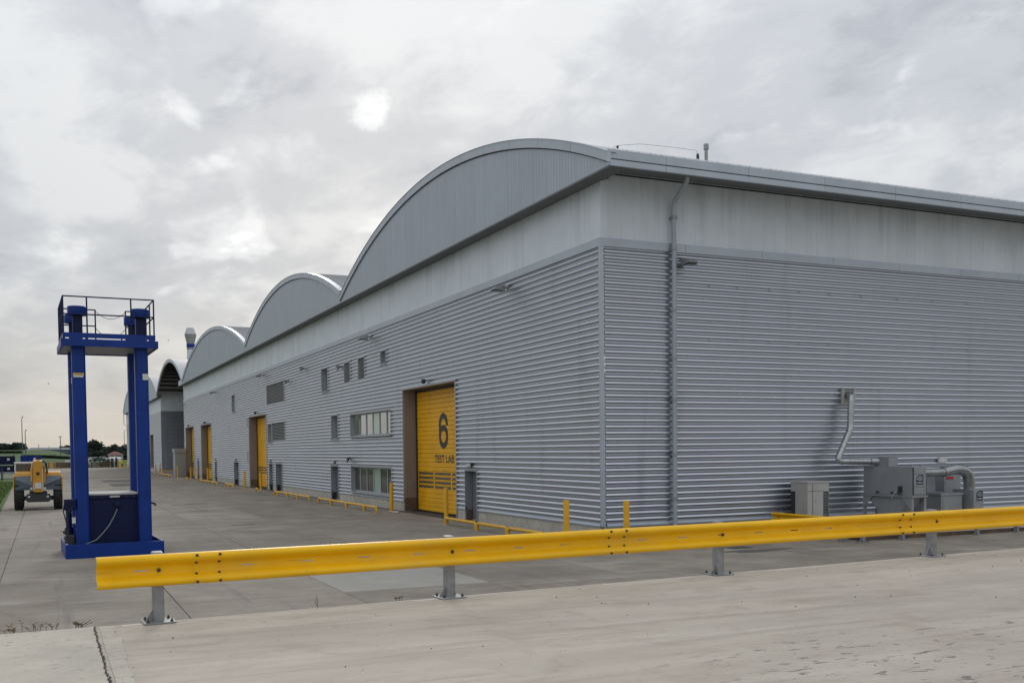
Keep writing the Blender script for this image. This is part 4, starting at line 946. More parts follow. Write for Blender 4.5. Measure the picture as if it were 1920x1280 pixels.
# pump set on the left side
tb(MB().lathe(.16, 1.2, [(.12, .12), (.12, .75), (.08, .8), (.08, 1.5), (.05, 1.55)], 16), 'pump', M_NAVY, smooth=True)
tb(MB().box(.02, .28, .5, .95, .12, .6), 'motor', M_DARKSTEEL, bevel=.03); tb(MB().box(.0, .3, .2, .42, 1.32, 1.62), 'valve_block', M_NAVY, bevel=.02)
tb(MB().tube([(.14, .3, 1.6), (.02, .2, 1.55), (-.02, .25, 1.3), (.05, .3, 1.0), (.1, .35, .6)], .015, 6).tube([(.25, .25, 1.45), (.12, .15, 1.3), (.28, .2, 1.15)], .012, 6), 'hydraulic_line', M_DARKSTEEL, smooth=True)
tb(MB().tube([(.04, .12, .4), (.08, .14, .3), (.2, .2, .16)], .03, 8), 'drain_hose', M_GLASSG, smooth=True)
tb(MB().box(.2, .29, .26, .28, .95, 1.12), 'data_plate', M_LABEL); tb(MB().box(-.03, .1, .4, .5, .66, .72).box(-.08, .12, .44, .46, .72, .74), 'lever', M_DARKSTEEL)
tb(MB().tube([(2.3, .5, 1.45), (2.4, .5, 1.42), (2.42, .5, 1.36)], .03, 8), 'side_tap', M_DARKSTEEL)
# ================================================================== telehandler (seen from behind)
TH = thing('telehandler', (-15.85, 31.3, 0), 'yellow and grey telehandler parked on the left, seen from behind', 'telehandler')
ox, oy = -15.85, 30.7
def th(m, name, mt, parent=TH, **k): return m.tf(lambda x, y, z: (ox + x, oy + y, z)).build(name, mt, parent, **k)
for sx in (-1, 1):
    for wy in (.62, 3.5):
        r, w = .60, .42; cx = sx * .93
        prof = [(.33, -w / 2), (.52, -w / 2), (r - .03, -w / 2 + .05), (r, -w / 2 + .1), (r, w / 2 - .1), (r - .03, w / 2 - .05), (.52, w / 2), (.33, w / 2)]
        t = MB().lathe(0, 0, prof, 30)
        for k in range(22):
            a = 2 * math.pi * k / 22
            for s2 in (-1, 1):
                a0 = a + (.14 if s2 > 0 else 0); ca, sa = math.cos(a0), math.sin(a0); cb_, sb_ = math.cos(a0 + .1), math.sin(a0 + .1); cc, sc2 = math.cos(a0 + .2), math.sin(a0 + .2)
                R1 = r + .035
                t.hexa([(r * .97 * ca, r * .97 * sa, s2 * .01), (r * .97 * cb_, r * .97 * sb_, s2 * .01), (r * .97 * cc, r * .97 * sc2, s2 * w * .48), (r * .97 * cb_, r * .97 * sb_, s2 * w * .48),
                        (R1 * ca, R1 * sa, s2 * .01), (R1 * cb_, R1 * sb_, s2 * .01), (R1 * cc, R1 * sc2, s2 * w * .48), (R1 * cb_, R1 * sb_, s2 * w * .48)])
        wh = th(t.tf(lambda a, c, d: (cx + d, wy + a, .635 + c)), 'wheel', M_BLACK, smooth=True)
        th(MB().lathe(0, 0, [(.34, -.08), (.3, .02), (.12, .05), (.1, .12), (.02, .13)], 20).tf(lambda a, c, d: (cx + sx * (.1 + d), wy + a, .635 + c)), 'rim', M_ORANGE, wh, smooth=True)
th(MB().box(-.75, .75, .5, .74, .5, .72).tube([(-.8, .62, .63), (.8, .62, .63)], .1, 10), 'axle', M_DARKSTEEL)
th(MB().box(-.42, .42, .1, 4.0, .55, .98), 'chassis', M_DARKSTEEL, bevel=.03)
th(MB().prism([(-.5, .42), (.5, .42), (.6, .56), (.55, .84), (-.55, .84), (-.6, .56)], 1, -.06, .1), 'rear_bumper', M_DARKSTEEL, bevel=.02)
for sx in (-1, 1):
    a, c = (.24, 1.1) if sx > 0 else (-1.1, -.24)
    hood = MB().prism([(a, 1.05), (c, 1.05), (c, 1.66), (c - .06 if sx > 0 else c, 1.74), (a if sx > 0 else a + .06, 1.74), (a, 1.66)], 1, .0, .5)
    lo = [(sx * .26, -.02, 1.04), (sx * 1.06, .12, 1.04), (sx * 1.1, .5, 1.04), (sx * .26, .5, 1.04)]; hi = [(sx * .28, -.12, 1.3), (sx * 1.08, .1, 1.62), (sx * 1.1, .5, 1.66), (sx * .28, .5, 1.74)]
    hd = MB().hexa((lo + hi) if sx > 0 else (lo[::-1] + hi[::-1]))
    hi2 = [(sx * .28, -.12, 1.3), (sx * 1.08, .1, 1.62), (sx * 1.0, .3, 1.76), (sx * .28, .3, 1.78)]
    hd.add(hi2, [(0, 1, 2, 3)])
    hd.add([(sx * .28, -.12, 1.3), (sx * .28, .3, 1.78), (sx * .28, .5, 1.74)], [(0, 1, 2)])
    th(hd, 'rear_cowl', M_SLATE)
    th(MB().hexa([(sx * .3 if sx > 0 else -1.14, .28, 1.7), (1.14 if sx > 0 else -.3, .28, 1.7), (1.14 if sx > 0 else -.3, 1.7, 1.7), (sx * .3 if sx > 0 else -1.14, 1.7, 1.7), (sx * .3 if sx > 0 else -1.06, .36, 1.94), (1.06 if sx > 0 else -.3, .36, 1.94), (1.06 if sx > 0 else -.3, 1.7, 2.0), (sx * .3 if sx > 0 else -1.06, 1.7, 2.0)]), 'engine_cover', M_ORANGE, bevel=.05)
    th(MB().box(sx * 1.13 - .03, sx * 1.13 + .03, .1, 1.6, 1.05, 1.75), 'side_panel', M_ORANGE, bevel=.02)
    th(MB().box(sx * .33 - .045, sx * .33 + .045, -.1, -.06, 1.06, 1.18), 'tail_lamp', M_LABEL)
    th(MB().box(sx * .44 - .05, sx * .44 + .05, -.085, -.055, .66, .74), 'bumper_lamp', M_LABEL)
    th(MB().box(sx * .93 - .19, sx * .93 + .19, .05, 1.25, 1.26, 1.32), 'mudguard', M_BLACK, bevel=.02)
bm = th(MB().hexa([(-.2, -.14, .93), (.2, -.14, .93), (.2, .5, .93), (-.2, .5, .93), (-.21, -.18, 2.52), (.21, -.18, 2.52), (.21, .6, 2.6), (-.21, .6, 2.6)]), 'boom_tower', M_ORANGE, bevel=.025)
th(MB().box(-.18, .18, .3, 5.2, 2.05, 2.5), 'boom', M_ORANGE, bm, bevel=.02)
th(MB().box(-.07, .07, -.2, -.165, 1.82, 1.96), 'boom_opening', M_BLACK, bm)
th(MB().box(-.15, .15, -.185, -.15, 1.12, 1.42), 'number_plate', M_LABEL, bm)
th(MB().box(-.06, .1, .1, .4, 2.6, 2.72).tube([(.22, .1, 2.5), (.36, .0, 2.45), (.42, .05, 2.1), (.4, .2, 1.85)], .03, 6).tube([(.24, .2, 2.56), (.42, .1, 2.4), (.46, .1, 1.9)], .025, 6), 'hydraulic_hoses', M_BLACK, bm)
th(MB().tube([(.3, .0, 1.2), (.3, .3, 2.3)], .06, 10), 'lift_ram', M_ORANGE, bm); th(MB().tube([(-.29, .0, 1.2), (-.29, .3, 2.2)], .05, 10), 'lift_ram', M_ORANGE, bm)
cabp = MB()
for x, y in ((-1.08, 1.75), (-.28, 1.75), (-1.08, 3.0), (-.28, 3.0)): cabp.box(x - .04, x + .04, y - .04, y + .04, 1.3, 2.4)
cabp.box(-1.14, -.22, 1.68, 3.08, 2.38, 2.48).box(-1.1, -.26, 1.7, 3.05, 1.2, 1.5)
cabo = th(cabp, 'cab', M_LABEL, bevel=.03); th(MB().box(-1.04, -.32, 1.76, 1.78, 1.5, 2.38), 'cab_window', M_DARKGLASS, cabo); th(MB().box(-1.1, -1.09, 1.8, 2.96, 1.5, 2.38), 'cab_window', M_DARKGLASS, cabo)
th(MB().box(-.95, -.4, 2.1, 2.7, 1.4, 2.1), 'seat', M_BLACK, cabo)
# ================================================================== equipment at the right-hand wall
ac = thing('air_conditioning_unit', (7.4, -.7, .06), 'beige upright air conditioning unit against the right wall', 'air conditioner')
bd = MB().box(7.0, 7.9, -1.1, -.28, .12, 1.66).build('casing', M_ACBEIGE, ac, bevel=.012)
MB().box(6.98, 7.92, -1.12, -.26, 1.64, 1.69).build('top_cap', M_ACBEIGE, bd, bevel=.01)
MB().box(6.985, 7.0, -.5, -.3, .2, 1.36).build('coil_grille', M_DARKSTEEL, bd); g = MB().box(7.66, 7.87, -1.112, -1.1, .2, 1.36); g.build('coil_grille', M_DARKSTEEL, bd)
g = MB()
for i in range(12): g.box(7.66, 7.87, -1.12, -1.112, .22 + i * .095, .235 + i * .095)
for i in range(4): g.box(7.68 + i * .05, 7.69 + i * .05, -1.121, -1.113, .2, 1.36)
g.build('grille_wires', M_GALV, bd)
MB().box(7.2, 7.215, -1.105, -1.098, .15, 1.62).box(7.0, 7.66, -1.106, -1.099, 1.38, 1.39).build('panel_seam', M_DARKSTEEL, bd)
MB().prism([(7.3, 1.02), (7.36, 1.02), (7.36, 1.1), (7.33, 1.08), (7.3, 1.04)], 1, -1.104, -1.098).build('maker_mark', M_DUCT, bd)
MB().box(7.02, 7.1, -1.05, -.33, .0, .12).box(7.8, 7.88, -1.05, -.33, 0, .12).build('feet', M_DARKSTEEL, ac)
sm = thing('small_condenser_unit', (8.4, -.7, .06), 'small low beige condenser unit right of the beige upright unit', 'condenser')
MB().box(8.1, 8.75, -1.0, -.6, .1, .52).build('casing', M_ACBEIGE, sm, bevel=.01); MB().box(8.18, 8.67, -1.012, -1.0, .14, .44).build('fan_grille', M_DARKSTEEL, sm); MB().box(8.15, 8.2, -1, -.6, .04, .1).box(8.65, 8.7, -1, -.6, .04, .1).build('feet', M_DARKSTEEL, sm)
dc = thing('dust_collector', (10.3, -1.5, .06), 'large grey dust collector box on legs with round duct up the wall', 'dust collector')
BX0, BX1, BY0, BY1 = 10.0, 10.62, -2.6, -.45
bd = MB().box(BX0, BX1, BY0, BY1, 1.2, 2.14).build('body', M_EQUIP, dc, bevel=.01)
MB().box(BX0 - .04, BX1 + .04, BY0 - .04, BY1 + .04, 1.14, 1.2).build('base_flange', M_EQUIP, bd)
for z0, z1 in ((1.24, 1.46), (1.5, 1.88), (1.91, 2.1)): MB().box(BX0 + .05, BX1 - .03, BY0 - .02, BY0, z0, z1).build('access_panel', M_EQUIP, bd, bevel=.006)
MB().box(BX0 + .02, BX0 + .05, BY0 - .03, BY0, 1.22, 2.12).build('panel_hinge', M_DARKSTEEL, bd)
MB().prism([(BY1 - .1, 1.14), (BY0 + .08, 1.14), (BY0 + .7, .5), (BY1 - .75, .5)], 0, BX0 + .06, BX1 - .06).build('hopper', M_EQUIP, bd); MB().box(BX0 + .06, BX1 - .06, BY0 + .7, BY1 - .75, .12, .5).build('dust_bin', M_EQUIP, bd)
for x in (BX0 + .0, BX1 - .08):
    for y in (BY0, BY1 - .08):
        l = MB().box(x, x + .08, y, y + .08, .06, 1.14).build('leg', M_EQUIP, dc); s = 1 if y < -1.5 else -1; ye = y if s > 0 else y + .08
        MB().prism([(ye, 1.13), (ye + s * .42, 1.13), (ye + s * .14, .82), (ye, .7)], 0, x - .012 if x < 10.3 else x + .08, x if x < 10.3 else x + .092).build('leg_gusset', M_EQUIP, l)
        MB().box(x - .06, x + .14, y - .06, y + .14, .058, .075).build('foot', M_EQUIP, l)
for y in (-1.1, -1.75): MB().box(BX0 - .03, BX0, y - .07, y + .05, 1.25, 1.3).build('latch', M_DARKSTEEL, bd)
MB().box(BX0 - .08, BX0, -2.2, -2.08, 1.32, 1.5).lathe(BX0 - .1, -2.14, [(.05, 1.24), (.05, 1.36)], 10).build('valve', M_DARKSTEEL, bd)
MB().tube([(BX0 - .06, -2.1, 1.34), (BX0 - .08, -1.95, 1.3), (BX0 - .07, -1.85, 1.2), (BX0 - .06, -1.8, 1.1)], .014, 6).build('air_hose', M_LABEL, bd)
for y in (-2.5, -2.1): MB().prism([(y, 2.14), (y + .1, 2.14), (y + .03, 2.22), (y, 2.22)], 0, BX1 - .12, BX1 - .1).build('lifting_lug', M_EQUIP, bd)
def sticker(parent, x0, y, z0, w, h):
    s = MB().prism([(x0, z0), (x0 + w, z0), (x0 + w, z0 + h), (x0 + w * .35, z0 + h), (x0, z0 + h * .78)], 1, y - .006, y).build('logo_sticker', M_LOGO, parent)
    c = MB(); cx, cz = x0 + w * .5, z0 + h * .62
    arcp = [(cx + w * .38 * math.cos(a), y - .008, cz + h * .18 * math.sin(a)) for a in np.linspace(2.6, 5.9, 12)]; c.tube(arcp, w * .035, 4)
    arcp = [(cx + w * .38 * math.cos(a), y - .008, cz + h * .2 * math.sin(a)) for a in np.linspace(.35, 2.2, 10)]; c.tube(arcp, w * .035, 4)
    c.tube([(cx - w * .22, y - .008, cz - h * .05), (cx - w * .1, y - .008, cz + h * .08), (cx - w * .02, y - .008, cz - h * .05)], w * .035, 4)
    c.tube([(cx + w * .22, y - .008, cz + h * .08), (cx + w * .08, y - .008, cz + h * .04), (cx + w * .18, y - .008, cz), (cx + w * .04, y - .008, cz - h * .06)], w * .035, 4)
    c.box(x0 + w * .08, x0 + w * .92, y - .009, y - .007, z0 + h * .16, z0 + h * .24)
    c.build('logo_mark', M_LABEL, parent)
sticker(bd, BX0 + .17, BY0 - .02, 1.56, .3, .31)
def duct(parent, path, r, name='duct', rings=True, step=.16, mt=M_DUCT):
    o = MB().tube(path, r, 18).build(name, mt, parent, smooth=True)
    if rings:
        m = MB()
        for a, c in zip(path, path[1:]):
            a = np.array(a, float); c = np.array(c, float); L_ = np.linalg.norm(c - a); d = (c - a) / L_
            for k in range(1, int(L_ / step)): p = a + d * k * step; m.tube([p - d * .006, p + d * .006], r + .006, 18)
        if m.v: m.build(name + '_seam', mt, o, smooth=True)
    return o
hb = MB(); hb.prism([(-1.35, 2.14), (-.72, 2.14), (-.72, 2.34), (-.85, 2.44), (-1.35, 2.44)], 0, 10.1, 10.5); hb.tf(lambda x, y, z: (x, y - .15, z)); hb.build('outlet_box', M_EQUIP, bd, bevel=.008)
# outlet duct: along the wall to the left, then up into the wall plate
D = .105
duct(dc, [(10.15, -1.0, 2.3), (9.9, -.9, 2.3)], .115, 'duct_collar', False)
duct(dc, [(10.0, -.9, 2.3), (9.75, -.85, 2.3), (8.84, -.64, 2.32)], D, 'duct')
duct(dc, [(8.9, -.65, 2.31), (8.76, -.62, 2.33), (8.74, -.61, 2.42), (8.8, -.59, 2.54)], D + .006, 'duct_elbow', False)
duct(dc, [(8.79, -.59, 2.52), (9.36, -.47, 3.36)], D, 'duct')
duct(dc, [(9.34, -.47, 3.33), (9.40, -.45, 3.44), (9.42, -.44, 3.56)], D + .006, 'duct_elbow', False)
duct(dc, [(9.42, -.44, 3.5), (9.46, -.42, 4.4)], D, 'duct', True, .3)
duct(dc, [(9.46, -.42, 4.36), (9.48, -.40, 4.5), (9.56, -.25, 4.58), (9.62, -.08, 4.6)], D + .008, 'duct_elbow', False)
MB().box(9.43, 9.85, -.11, -.03, 4.32, 4.8).build('wall_plate', M_EQUIP, dc); MB().box(9.37, 9.91, -.17, -.03, 4.8, 4.84).box(9.37, 9.43, -.14, -.03, 4.24, 4.8).box(9.85, 9.91, -.14, -.03, 4.24, 4.8).box(9.43, 9.85, -.14, -.03, 4.24, 4.32).build('plate_frame', M_ACBEIGE, dc)
# second unit
fu = thing('fan_cabinet', (12.8, -1.6, .06), 'grey fan cabinet with curved silver duct right of the dust collector', 'fan unit')
MB().box(12.05, 13.05, -1.9, -.7, .06, 1.12).build('casing', M_EQUIP, fu, bevel=.01); MB().box(12.02, 13.08, -1.93, -.67, 1.12, 1.2).build('casing_lid', M_EQUIP, fu)
MB().box(12.12, 12.95, -1.91, -1.9, .12, 1.05).build('door_panel', M_EQUIP, fu, bevel=.004); g = MB()
for i in range(4): g.box(12.35, 12.75, -1.93, -1.91, .42 + i * .06, .45 + i * .06)
g.build('vent_slots', M_DARKSTEEL, fu)
MB().box(13.25, 13.72, -2.2, -1.3, .06, 1.3).build('intake_box', M_EQUIP, fu, bevel=.01); sticker(fu, 13.38, -2.2, .92, .28, .34)
MB().box(13.3, 14.1, -.9, -.3, .06, 1.9).build('control_panel', M_EQUIP, fu, bevel=.01); MB().box(13.4, 13.72, -.912, -.9, 1.62, 1.72).build('warning_label', M_RED, fu)
MB().box(12.15, 12.55, -1.2, -.8, 1.2, 1.8).build('motor_box', M_EQUIP, fu, bevel=.01); MB().box(13.9, 14.3, -.12, -.04, 2.2, 2.4).build('junction_box', M_LABEL, fu)
R = .14
duct(fu, [(10.6, -2.2, 1.92), (12.1, -2.0, 1.92)], R, 'duct', True, .14)
duct(fu, [(12.0, -2.0, 1.92), (12.2, -1.97, 1.95), (12.6, -1.92, 2.0), (12.95, -1.87, 2.0)], R + .035, 'duct_elbow', True, .3)
duct(fu, [(12.9, -1.87, 2.0), (13.15, -1.84, 1.97), (13.38, -1.81, 1.84), (13.5, -1.78, 1.62), (13.52, -1.78, 1.3)], R + .05, 'duct_elbow', True, .22)
# ================================================================== distant things on the left
def basket(x, y, z, w, l, h, m, label):
    t = thing('steel_basket', (x, y, z), label, 'cargo basket', 'blue cargo baskets on the left')
    MB().box(x, x + w, y, y + l, z + .1, z + h - .08).build('body', m, t); 
    f = MB().box(x - .04, x + w + .04, y - .04, y, z + h - .1, z + h).box(x - .04, x + w + .04, y - .04, y, z, z + .12)
    for k in range(int(w / .9) + 1): xx = x + k * w / int(w / .9 + .001); f.box(xx - .05, xx + .05, y - .05, y, z, z + h)
    f.build('frame', m, t)
    MB().box(x + w * .62, x + w * .62 + .35, y - .07, y - .05, z + h * .5, z + h * .75).build('label_plate', M_LABEL, t)
    for k in (0, 1): MB().box(x + k * (w - .2), x + k * (w - .2) + .2, y - .06, y + .1, z + h, z + h + .14).build('lifting_eye', M_DARKSTEEL, t)
p0 = on_ground(-8, 889); sx = 143 / F_PX
basket(p0[0], 142, .05, 2.6, 6, 1.25, M_NAVY, 'dark blue steel basket, lower of the stack at the left edge')
basket(p0[0], 142, 1.45, 2.6, 6, 1.25, M_NAVY, 'blue steel basket, upper of the stack at the left edge')
basket(p0[0] + 3.3, 150, 1.45, 2.9, 6, 1.25, M_BLUE, 'blue steel basket behind the telehandler boom, upper one'); basket(p0[0] + 3.3, 150, .05, 2.9, 6, 1.3, M_NAVY, 'dark blue steel basket behind the telehandler boom, lower one')
# pale paling fence
fn = thing('paling_fence', (-24, 98, 0), 'low pale paling fence with dark rails at the left edge', 'fence')
for k in range(60): MB().box(-25.5 + k * .115, -25.5 + k * .115 + .06, 98, 98.03, .25, 1.0).build('paling', M_HOUSEW, fn)
MB().box(-25.6, -18.7, 98.03, 98.08, .2, .32).box(-25.6, -18.7, 98.03, 98.08, .86, .96).build('rail', M_DARKSTEEL, fn); MB().box(-19.9, -19.75, 97.95, 98.1, 0, 1.5).box(-23, -22.85, 97.95, 98.1, 0, 1.5).build('post', M_DARKSTEEL, fn)
# lamp posts
def lamp(px, py, h, label, twin=False):
    d = (h - 2.85) * F_PX / (852.5 - py); P = on_depth(px, py, d); gz = terrain(P[0], P[1]) if P[1] > 208 else 0
    t = thing('lamp_post', (P[0], P[1], gz), label, 'lamp post', 'lamp posts beyond the yard'); s = d / F_PX
    MB().tube([(P[0], P[1], gz), (P[0], P[1], P[2] - .3)], [.9 * s, .6 * s], 8).build('pole', M_POLE, t)
    a = MB(); a.tube([(P[0], P[1], P[2] - .4), (P[0] + 1.5 * s, P[1], P[2])], .5 * s, 6); a.build('arm', M_POLE, t)
    hd = MB().box(P[0] + .6 * s, P[0] + 2.6 * s, P[1] - .3, P[1] + .3, P[2] - 1.2 * s, P[2] + .6 * s)
    if twin: hd.box(P[0] - 2.8 * s, P[0] - .8 * s, P[1] - .3, P[1] + .3, P[2] - 1.2 * s, P[2] + .6 * s)
    hd.build('lamp_head', M_DARKSTEEL, t)
lamp(40.5, 781, 12, 'tallest lamp post at the far left'); lamp(47, 806, 10.5, 'shorter lamp post right of the tallest one'); lamp(113, 818, 10.5, 'twin headed lamp post left of the blue tower', True)
# long shed on the ridge
A = on_depth(50, 846, 520); Bq = on_depth(131, 846, 520)
rs = thing('ridge_shed', (A[0], A[1], 3), 'long low grey farm shed on the ridge beyond the field', 'shed')
zt = on_depth(90, 838.5, 520)[2]; zm = on_depth(90, 843, 520)[2]; w = Bq[0] - A[0]
MB().box(A[0], Bq[0], A[1], A[1] + 14, 3, zm).build('wall', M_SHED, rs); MB().hexa([(A[0] - 1, A[1] - 1, zm), (Bq[0] + .5, A[1] - 1, zm), (Bq[0] + .5, A[1] + 15, zm), (A[0] - 1, A[1] + 15, zm), (A[0] + 2, A[1] + 6, zt), (Bq[0], A[1] + 6, zt), (Bq[0], A[1] + 8, zt), (A[0] + 2, A[1] + 8, zt)]).build('roof', M_SHED, rs)
MB().box(A[0] + w * .42, Bq[0] - .5, A[1] - 6, A[1] - 2, 3.5, zm - .5).build('annex', M_SLATE, rs); MB().box(A[0] + w * .42, A[0] + w * .5, A[1] - 6.1, A[1] - 6, zm - 1.3, zm - .6).build('pale_panel', M_HOUSEW, rs)
for f_, pyt in ((.28, 832), (.52, 836)): zz = on_depth(90, pyt, 520)[2]; MB().tube([(A[0] + w * f_, A[1] + 5, 4), (A[0] + w * f_, A[1] + 5, zz)], .14, 5).build('mast', M_POLE, rs)
# white house with hipped red roof
d = 330; Hc = on_depth(217, 866, d); s = d / F_PX
hs = thing('white_house', (Hc[0], Hc[1], Hc[2]), 'white house with hipped red roof seen between the blue columns', 'house')
hz = lambda py: on_depth(217, py, d)[2]
MB().box(Hc[0] - 11 * s, Hc[0] + 13 * s, Hc[1], Hc[1] + 5, hz(870), hz(852.5)).build('wall', M_HOUSEW, hs)
MB().hexa([(Hc[0] - 14 * s, Hc[1] - .6, hz(853)), (Hc[0] + 15.5 * s, Hc[1] - .6, hz(853)), (Hc[0] + 15.5 * s, Hc[1] + 5.6, hz(853)), (Hc[0] - 14 * s, Hc[1] + 5.6, hz(853)), (Hc[0] - 3 * s, Hc[1] + 2.4, hz(846)), (Hc[0] + 4 * s, Hc[1] + 2.4, hz(846)), (Hc[0] + 4 * s, Hc[1] + 2.8, hz(846)), (Hc[0] - 3 * s, Hc[1] + 2.8, hz(846))]).build('roof', M_TILE, hs)
for x in (-8, 1.5, 6): MB().box(Hc[0] + x * s, Hc[0] + (x + 3.2) * s, Hc[1] - .03, Hc[1], hz(857), hz(853.8)).build('window', M_DARKGLASS, hs)
an = MB().hexa([(Hc[0] - 19 * s, Hc[1] - 5, hz(868)), (Hc[0] + 8 * s, Hc[1] - 5, hz(868)), (Hc[0] + 8 * s, Hc[1] - .7, hz(868)), (Hc[0] - 19 * s, Hc[1] - .7, hz(868)), (Hc[0] - 19 * s, Hc[1] - 5, hz(861.5)), (Hc[0] + 8 * s, Hc[1] - 5, hz(858.5)), (Hc[0] + 8 * s, Hc[1] - .7, hz(856)), (Hc[0] - 9 * s, Hc[1] - .7, hz(856))]); an.build('lean_to', M_HOUSEW, hs)
# parked cars
def car(px, py, d, m, label):
    P = on_depth(px, py, d); x, y, z = P; t = thing('parked_car', (x, y, z), label, 'car', 'cars parked by the house')
    MB().prism([(-1.0, .2), (1.0, .2), (1.02, .55), (.85, .72), (.5, .78), (.25, 1.05), (-.45, 1.05), (-.8, .78), (-1.0, .7)], 1, -.8, .8).tf(lambda a, c, e: (x + a * 2, y + c, z + e * 1.3)).build('body', m, t, bevel=.05)
    MB().prism([(.4, .8), (.22, 1.0), (-.4, 1.0), (-.65, .8)], 1, -.82, -.79).tf(lambda a, c, e: (x + a * 2, y + c, z + e * 1.3)).build('window', M_DARKGLASS, t)
    for a in (-1.3, 1.3): MB().lathe(0, 0, [(.32, 0), (.32, .2)], 12).tf(lambda p, q, e: (x + a + p, y - .85 + e, z + .32 + q)).build('wheel', M_BLACK, t)
car(178, 864.5, 320, M_CARS[0], 'pale parked car left of the white house'); car(186, 865, 315, M_CARS[1], 'dark parked car between the two pale cars'); car(194, 863.8, 318, M_CARS[0], 'pale parked car nearest the white house'); car(171, 864.8, 325, M_CARS[2], 'silver parked car beside the front left blue column')
# stored goods along the far edge of the yard
def crate(px, w, h, m, label, kind=0, y=203.0):
    d = (y - CAM[1]) / ray(px, 877)[1]; P = on_depth(px, 877, d); s = d / F_PX; x = P[0]; W = w * s; H = h * s
    t = thing('storage_crate', (x, y, 0), label, 'crate', 'stored goods at the far edge of the yard')
    if kind == 0:
        MB().box(x + .04, x + W - .04, y + .04, y + 1.1, .12, H).build('body', m, t); f = MB()
        for k in range(4): f.box(x + k * (W - .1) / 3, x + k * (W - .1) / 3 + .1, y, y + .05, 0, H)
        for k in range(3): z = .12 + k * (H - .2) / 2; f.box(x, x + W, y - .03, y + .02, z, z + .09)
        f.build('frame', m, t)
    else:
        f = MB()
        for k in range(5): z = .1 + k * H / 5; f.box(x + random.uniform(0, .2), x + W - random.uniform(0, .2), y, y + .9, z, z + H / 5 - .06)
        f.build('stacked_bars', m, t); MB().box(x + .2, x + .35, y - .05, y + .95, 0, H).box(x + W - .35, x + W - .2, y - .05, y + .95, 0, H).build('stand', M_DARKSTEEL, t)
crate(89, 14, 11, M_ORANGE, 'orange topped crate right of the telehandler', 1); crate(104, 10, 11, M_TAN, 'light timber crate behind the telehandler, first of two'); crate(115, 10, 11, M_TAN, 'light timber crate behind the telehandler, second of two'); crate(126, 9, 11, M_RUST, 'rusty crate just left of the blue tower')
crate(160, 9, 7, M_RUST, 'low rusty bar stack beside the front left blue column', 1); crate(169, 15, 10, M_RUST, 'stack of dark steel sections in the middle of the far row', 1); crate(185, 12, 11, M_RUST, 'brown crate in the middle of the far row'); crate(198, 8, 14, M_RUST, 'tall dark crate in front of the white house', 0); crate(207, 7, 17, M_DARKSTEEL, 'dark steel frame stack in front of the white house', 1); crate(215, 7, 18, M_DARKSTEEL, 'tallest dark frame stack left of the person', 1)
# white sign board in the field
P = on_depth(122, 868, 232); sb_ = thing('sign_board', (P[0], P[1], 0), 'pale notice board at the field edge left of the blue tower', 'sign'); MB().box(P[0], P[0] + 1.7, P[1], P[1] + .08, on_depth(122, 867, 232)[2], on_depth(122, 861, 232)[2]).build('board', M_LABEL, sb_); MB().box(P[0] + .2, P[0] + .3, P[1] + .08, P[1] + .16, 0, 1.3).box(P[0] + 1.4, P[0] + 1.5, P[1] + .08, P[1] + .16, 0, 1.3).build('leg', M_POLE, sb_)
# yellow gate posts by the person
for px, lab in ((222, 'yellow post left of the person in hi-vis'), (234.5, 'yellow post right of the person in hi-vis')):
    P = on_ground(px, 877); t = thing('yellow_post', (P[0], P[1], 0), lab, 'post', 'yellow posts by the person'); MB().lathe(P[0], P[1], [(.13, 0), (.13, 1.45), (.08, 1.5)], 12).build('post_tube', M_BOLY, t, smooth=True); MB().tube([(P[0], P[1], .2), (P[0] + .7, P[1] - .8, .2)], .1, 8).build('foot_rail', M_BOLY, t)
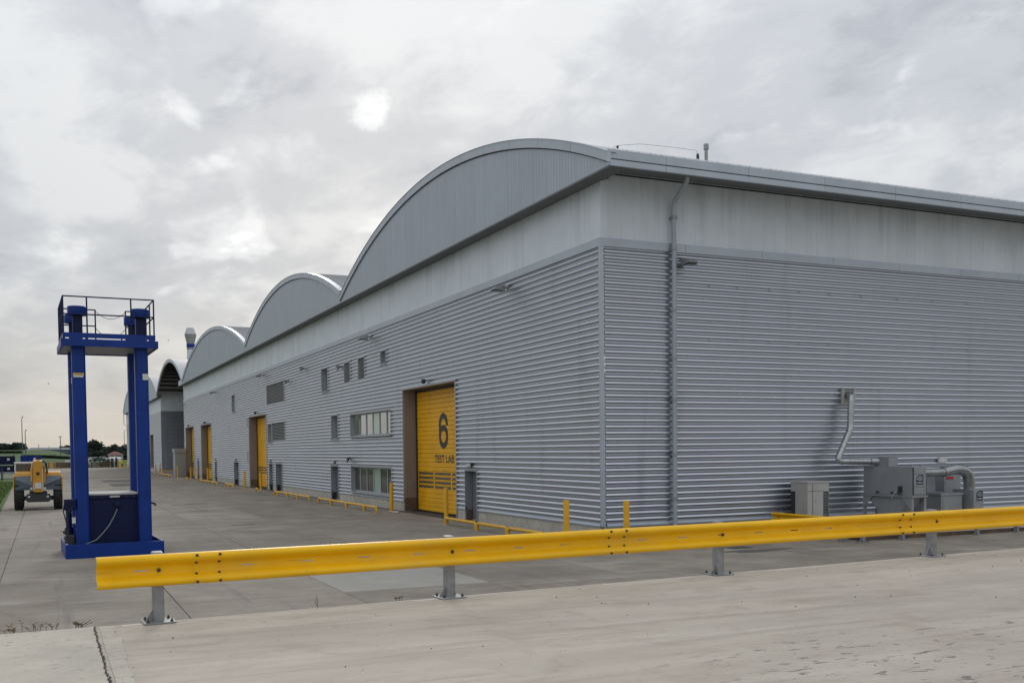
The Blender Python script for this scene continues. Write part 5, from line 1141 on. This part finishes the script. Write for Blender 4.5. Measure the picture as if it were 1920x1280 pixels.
# person walking away, hi-vis jacket
P = on_ground(229.5, 876.5); X, Y = P[0], P[1]
me = bpy.data.meshes.new('person')
J = [(0, 0, .95, .15), (0, 0, 1.15, .155), (0, 0, 1.38, .17), (0, 0, 1.5, .065), (0, 0, 1.58, .085), (0, .01, 1.72, .09), (-.2, 0, 1.4, .075), (-.27, .02, 1.13, .055), (-.25, .1, .9, .045), (.2, 0, 1.4, .075), (.27, .0, 1.13, .055), (.26, .06, .9, .045),
     (-.1, 0, .88, .1), (-.11, .05, .5, .07), (-.11, -.03, .1, .05), (-.11, .1, .05, .05), (.1, 0, .88, .1), (.11, .0, .5, .07), (.11, -.1, .1, .05), (.11, .03, .05, .05)]
me.from_pydata([(X + a, Y + b_, c) for a, b_, c, r in J], [(0, 1), (1, 2), (2, 3), (3, 4), (4, 5), (2, 6), (6, 7), (7, 8), (2, 9), (9, 10), (10, 11), (0, 12), (12, 13), (13, 14), (14, 15), (0, 16), (16, 17), (17, 18), (18, 19)], [])
pe = bpy.data.objects.new('person', me); COL.objects.link(pe); me.materials.append(M_CLOTH)
sk = pe.modifiers.new('skin', 'SKIN'); pe.modifiers.new('sub', 'SUBSURF').levels = 1
for v, (a, b_, c, r) in zip(me.skin_vertices[0].data, J): v.radius = (r, r)
me.skin_vertices[0].data[0].use_root = True
tag(pe, 'person in a hi-vis yellow jacket and dark trousers by the far yellow posts', 'person')
jk = MB().lathe(X, Y, [(.24, .85), (.25, 1.1), (.26, 1.36), (.17, 1.47), (.09, 1.5)], 14)
for s_ in (-1, 1): jk.tube([(X + s_ * .2, Y, 1.42), (X + s_ * .29, Y + .01, 1.13), (X + s_ * .27, Y + .07, .93)], [.11, .085, .07], 8)
jo = jk.build('jacket', M_HIVIS, None, smooth=True); jo.parent = pe
hr = MB().lathe(X, Y, [(.11, 1.6), (.125, 1.7), (.1, 1.8), (.02, 1.84)], 12).build('hat', M_CLOTH, None, smooth=True); hr.parent = pe
# birds
for px, py, d, lab in ((91, 719, 120, 'dark bird flying left of the blue tower'), (316, 638, 150, 'dark bird flying right of the blue tower platform')):
    p = on_depth(px, py, d); s = d / F_PX
    m = MB(); m.tube([p + np.array([-2 * s, 0, 0]), p, p + np.array([2.2 * s, 0, 0])], [.2 * s, .7 * s, .15 * s], 6)
    for k in (-1, 1): m.hexa([tuple(p + np.array(q) * s) for q in ((-.5, k * .2, -.1), (.8, k * .2, -.1), (-.5, k * 3.5, .9), (-1, k * 3.2, .9), (-.5, k * .2, .15), (.8, k * .2, .15), (-.5, k * 3.5, 1.05), (-1, k * 3.2, 1.05))])
    tag(m.build('bird', M_DARKSTEEL), lab, 'bird', 'birds in the sky')
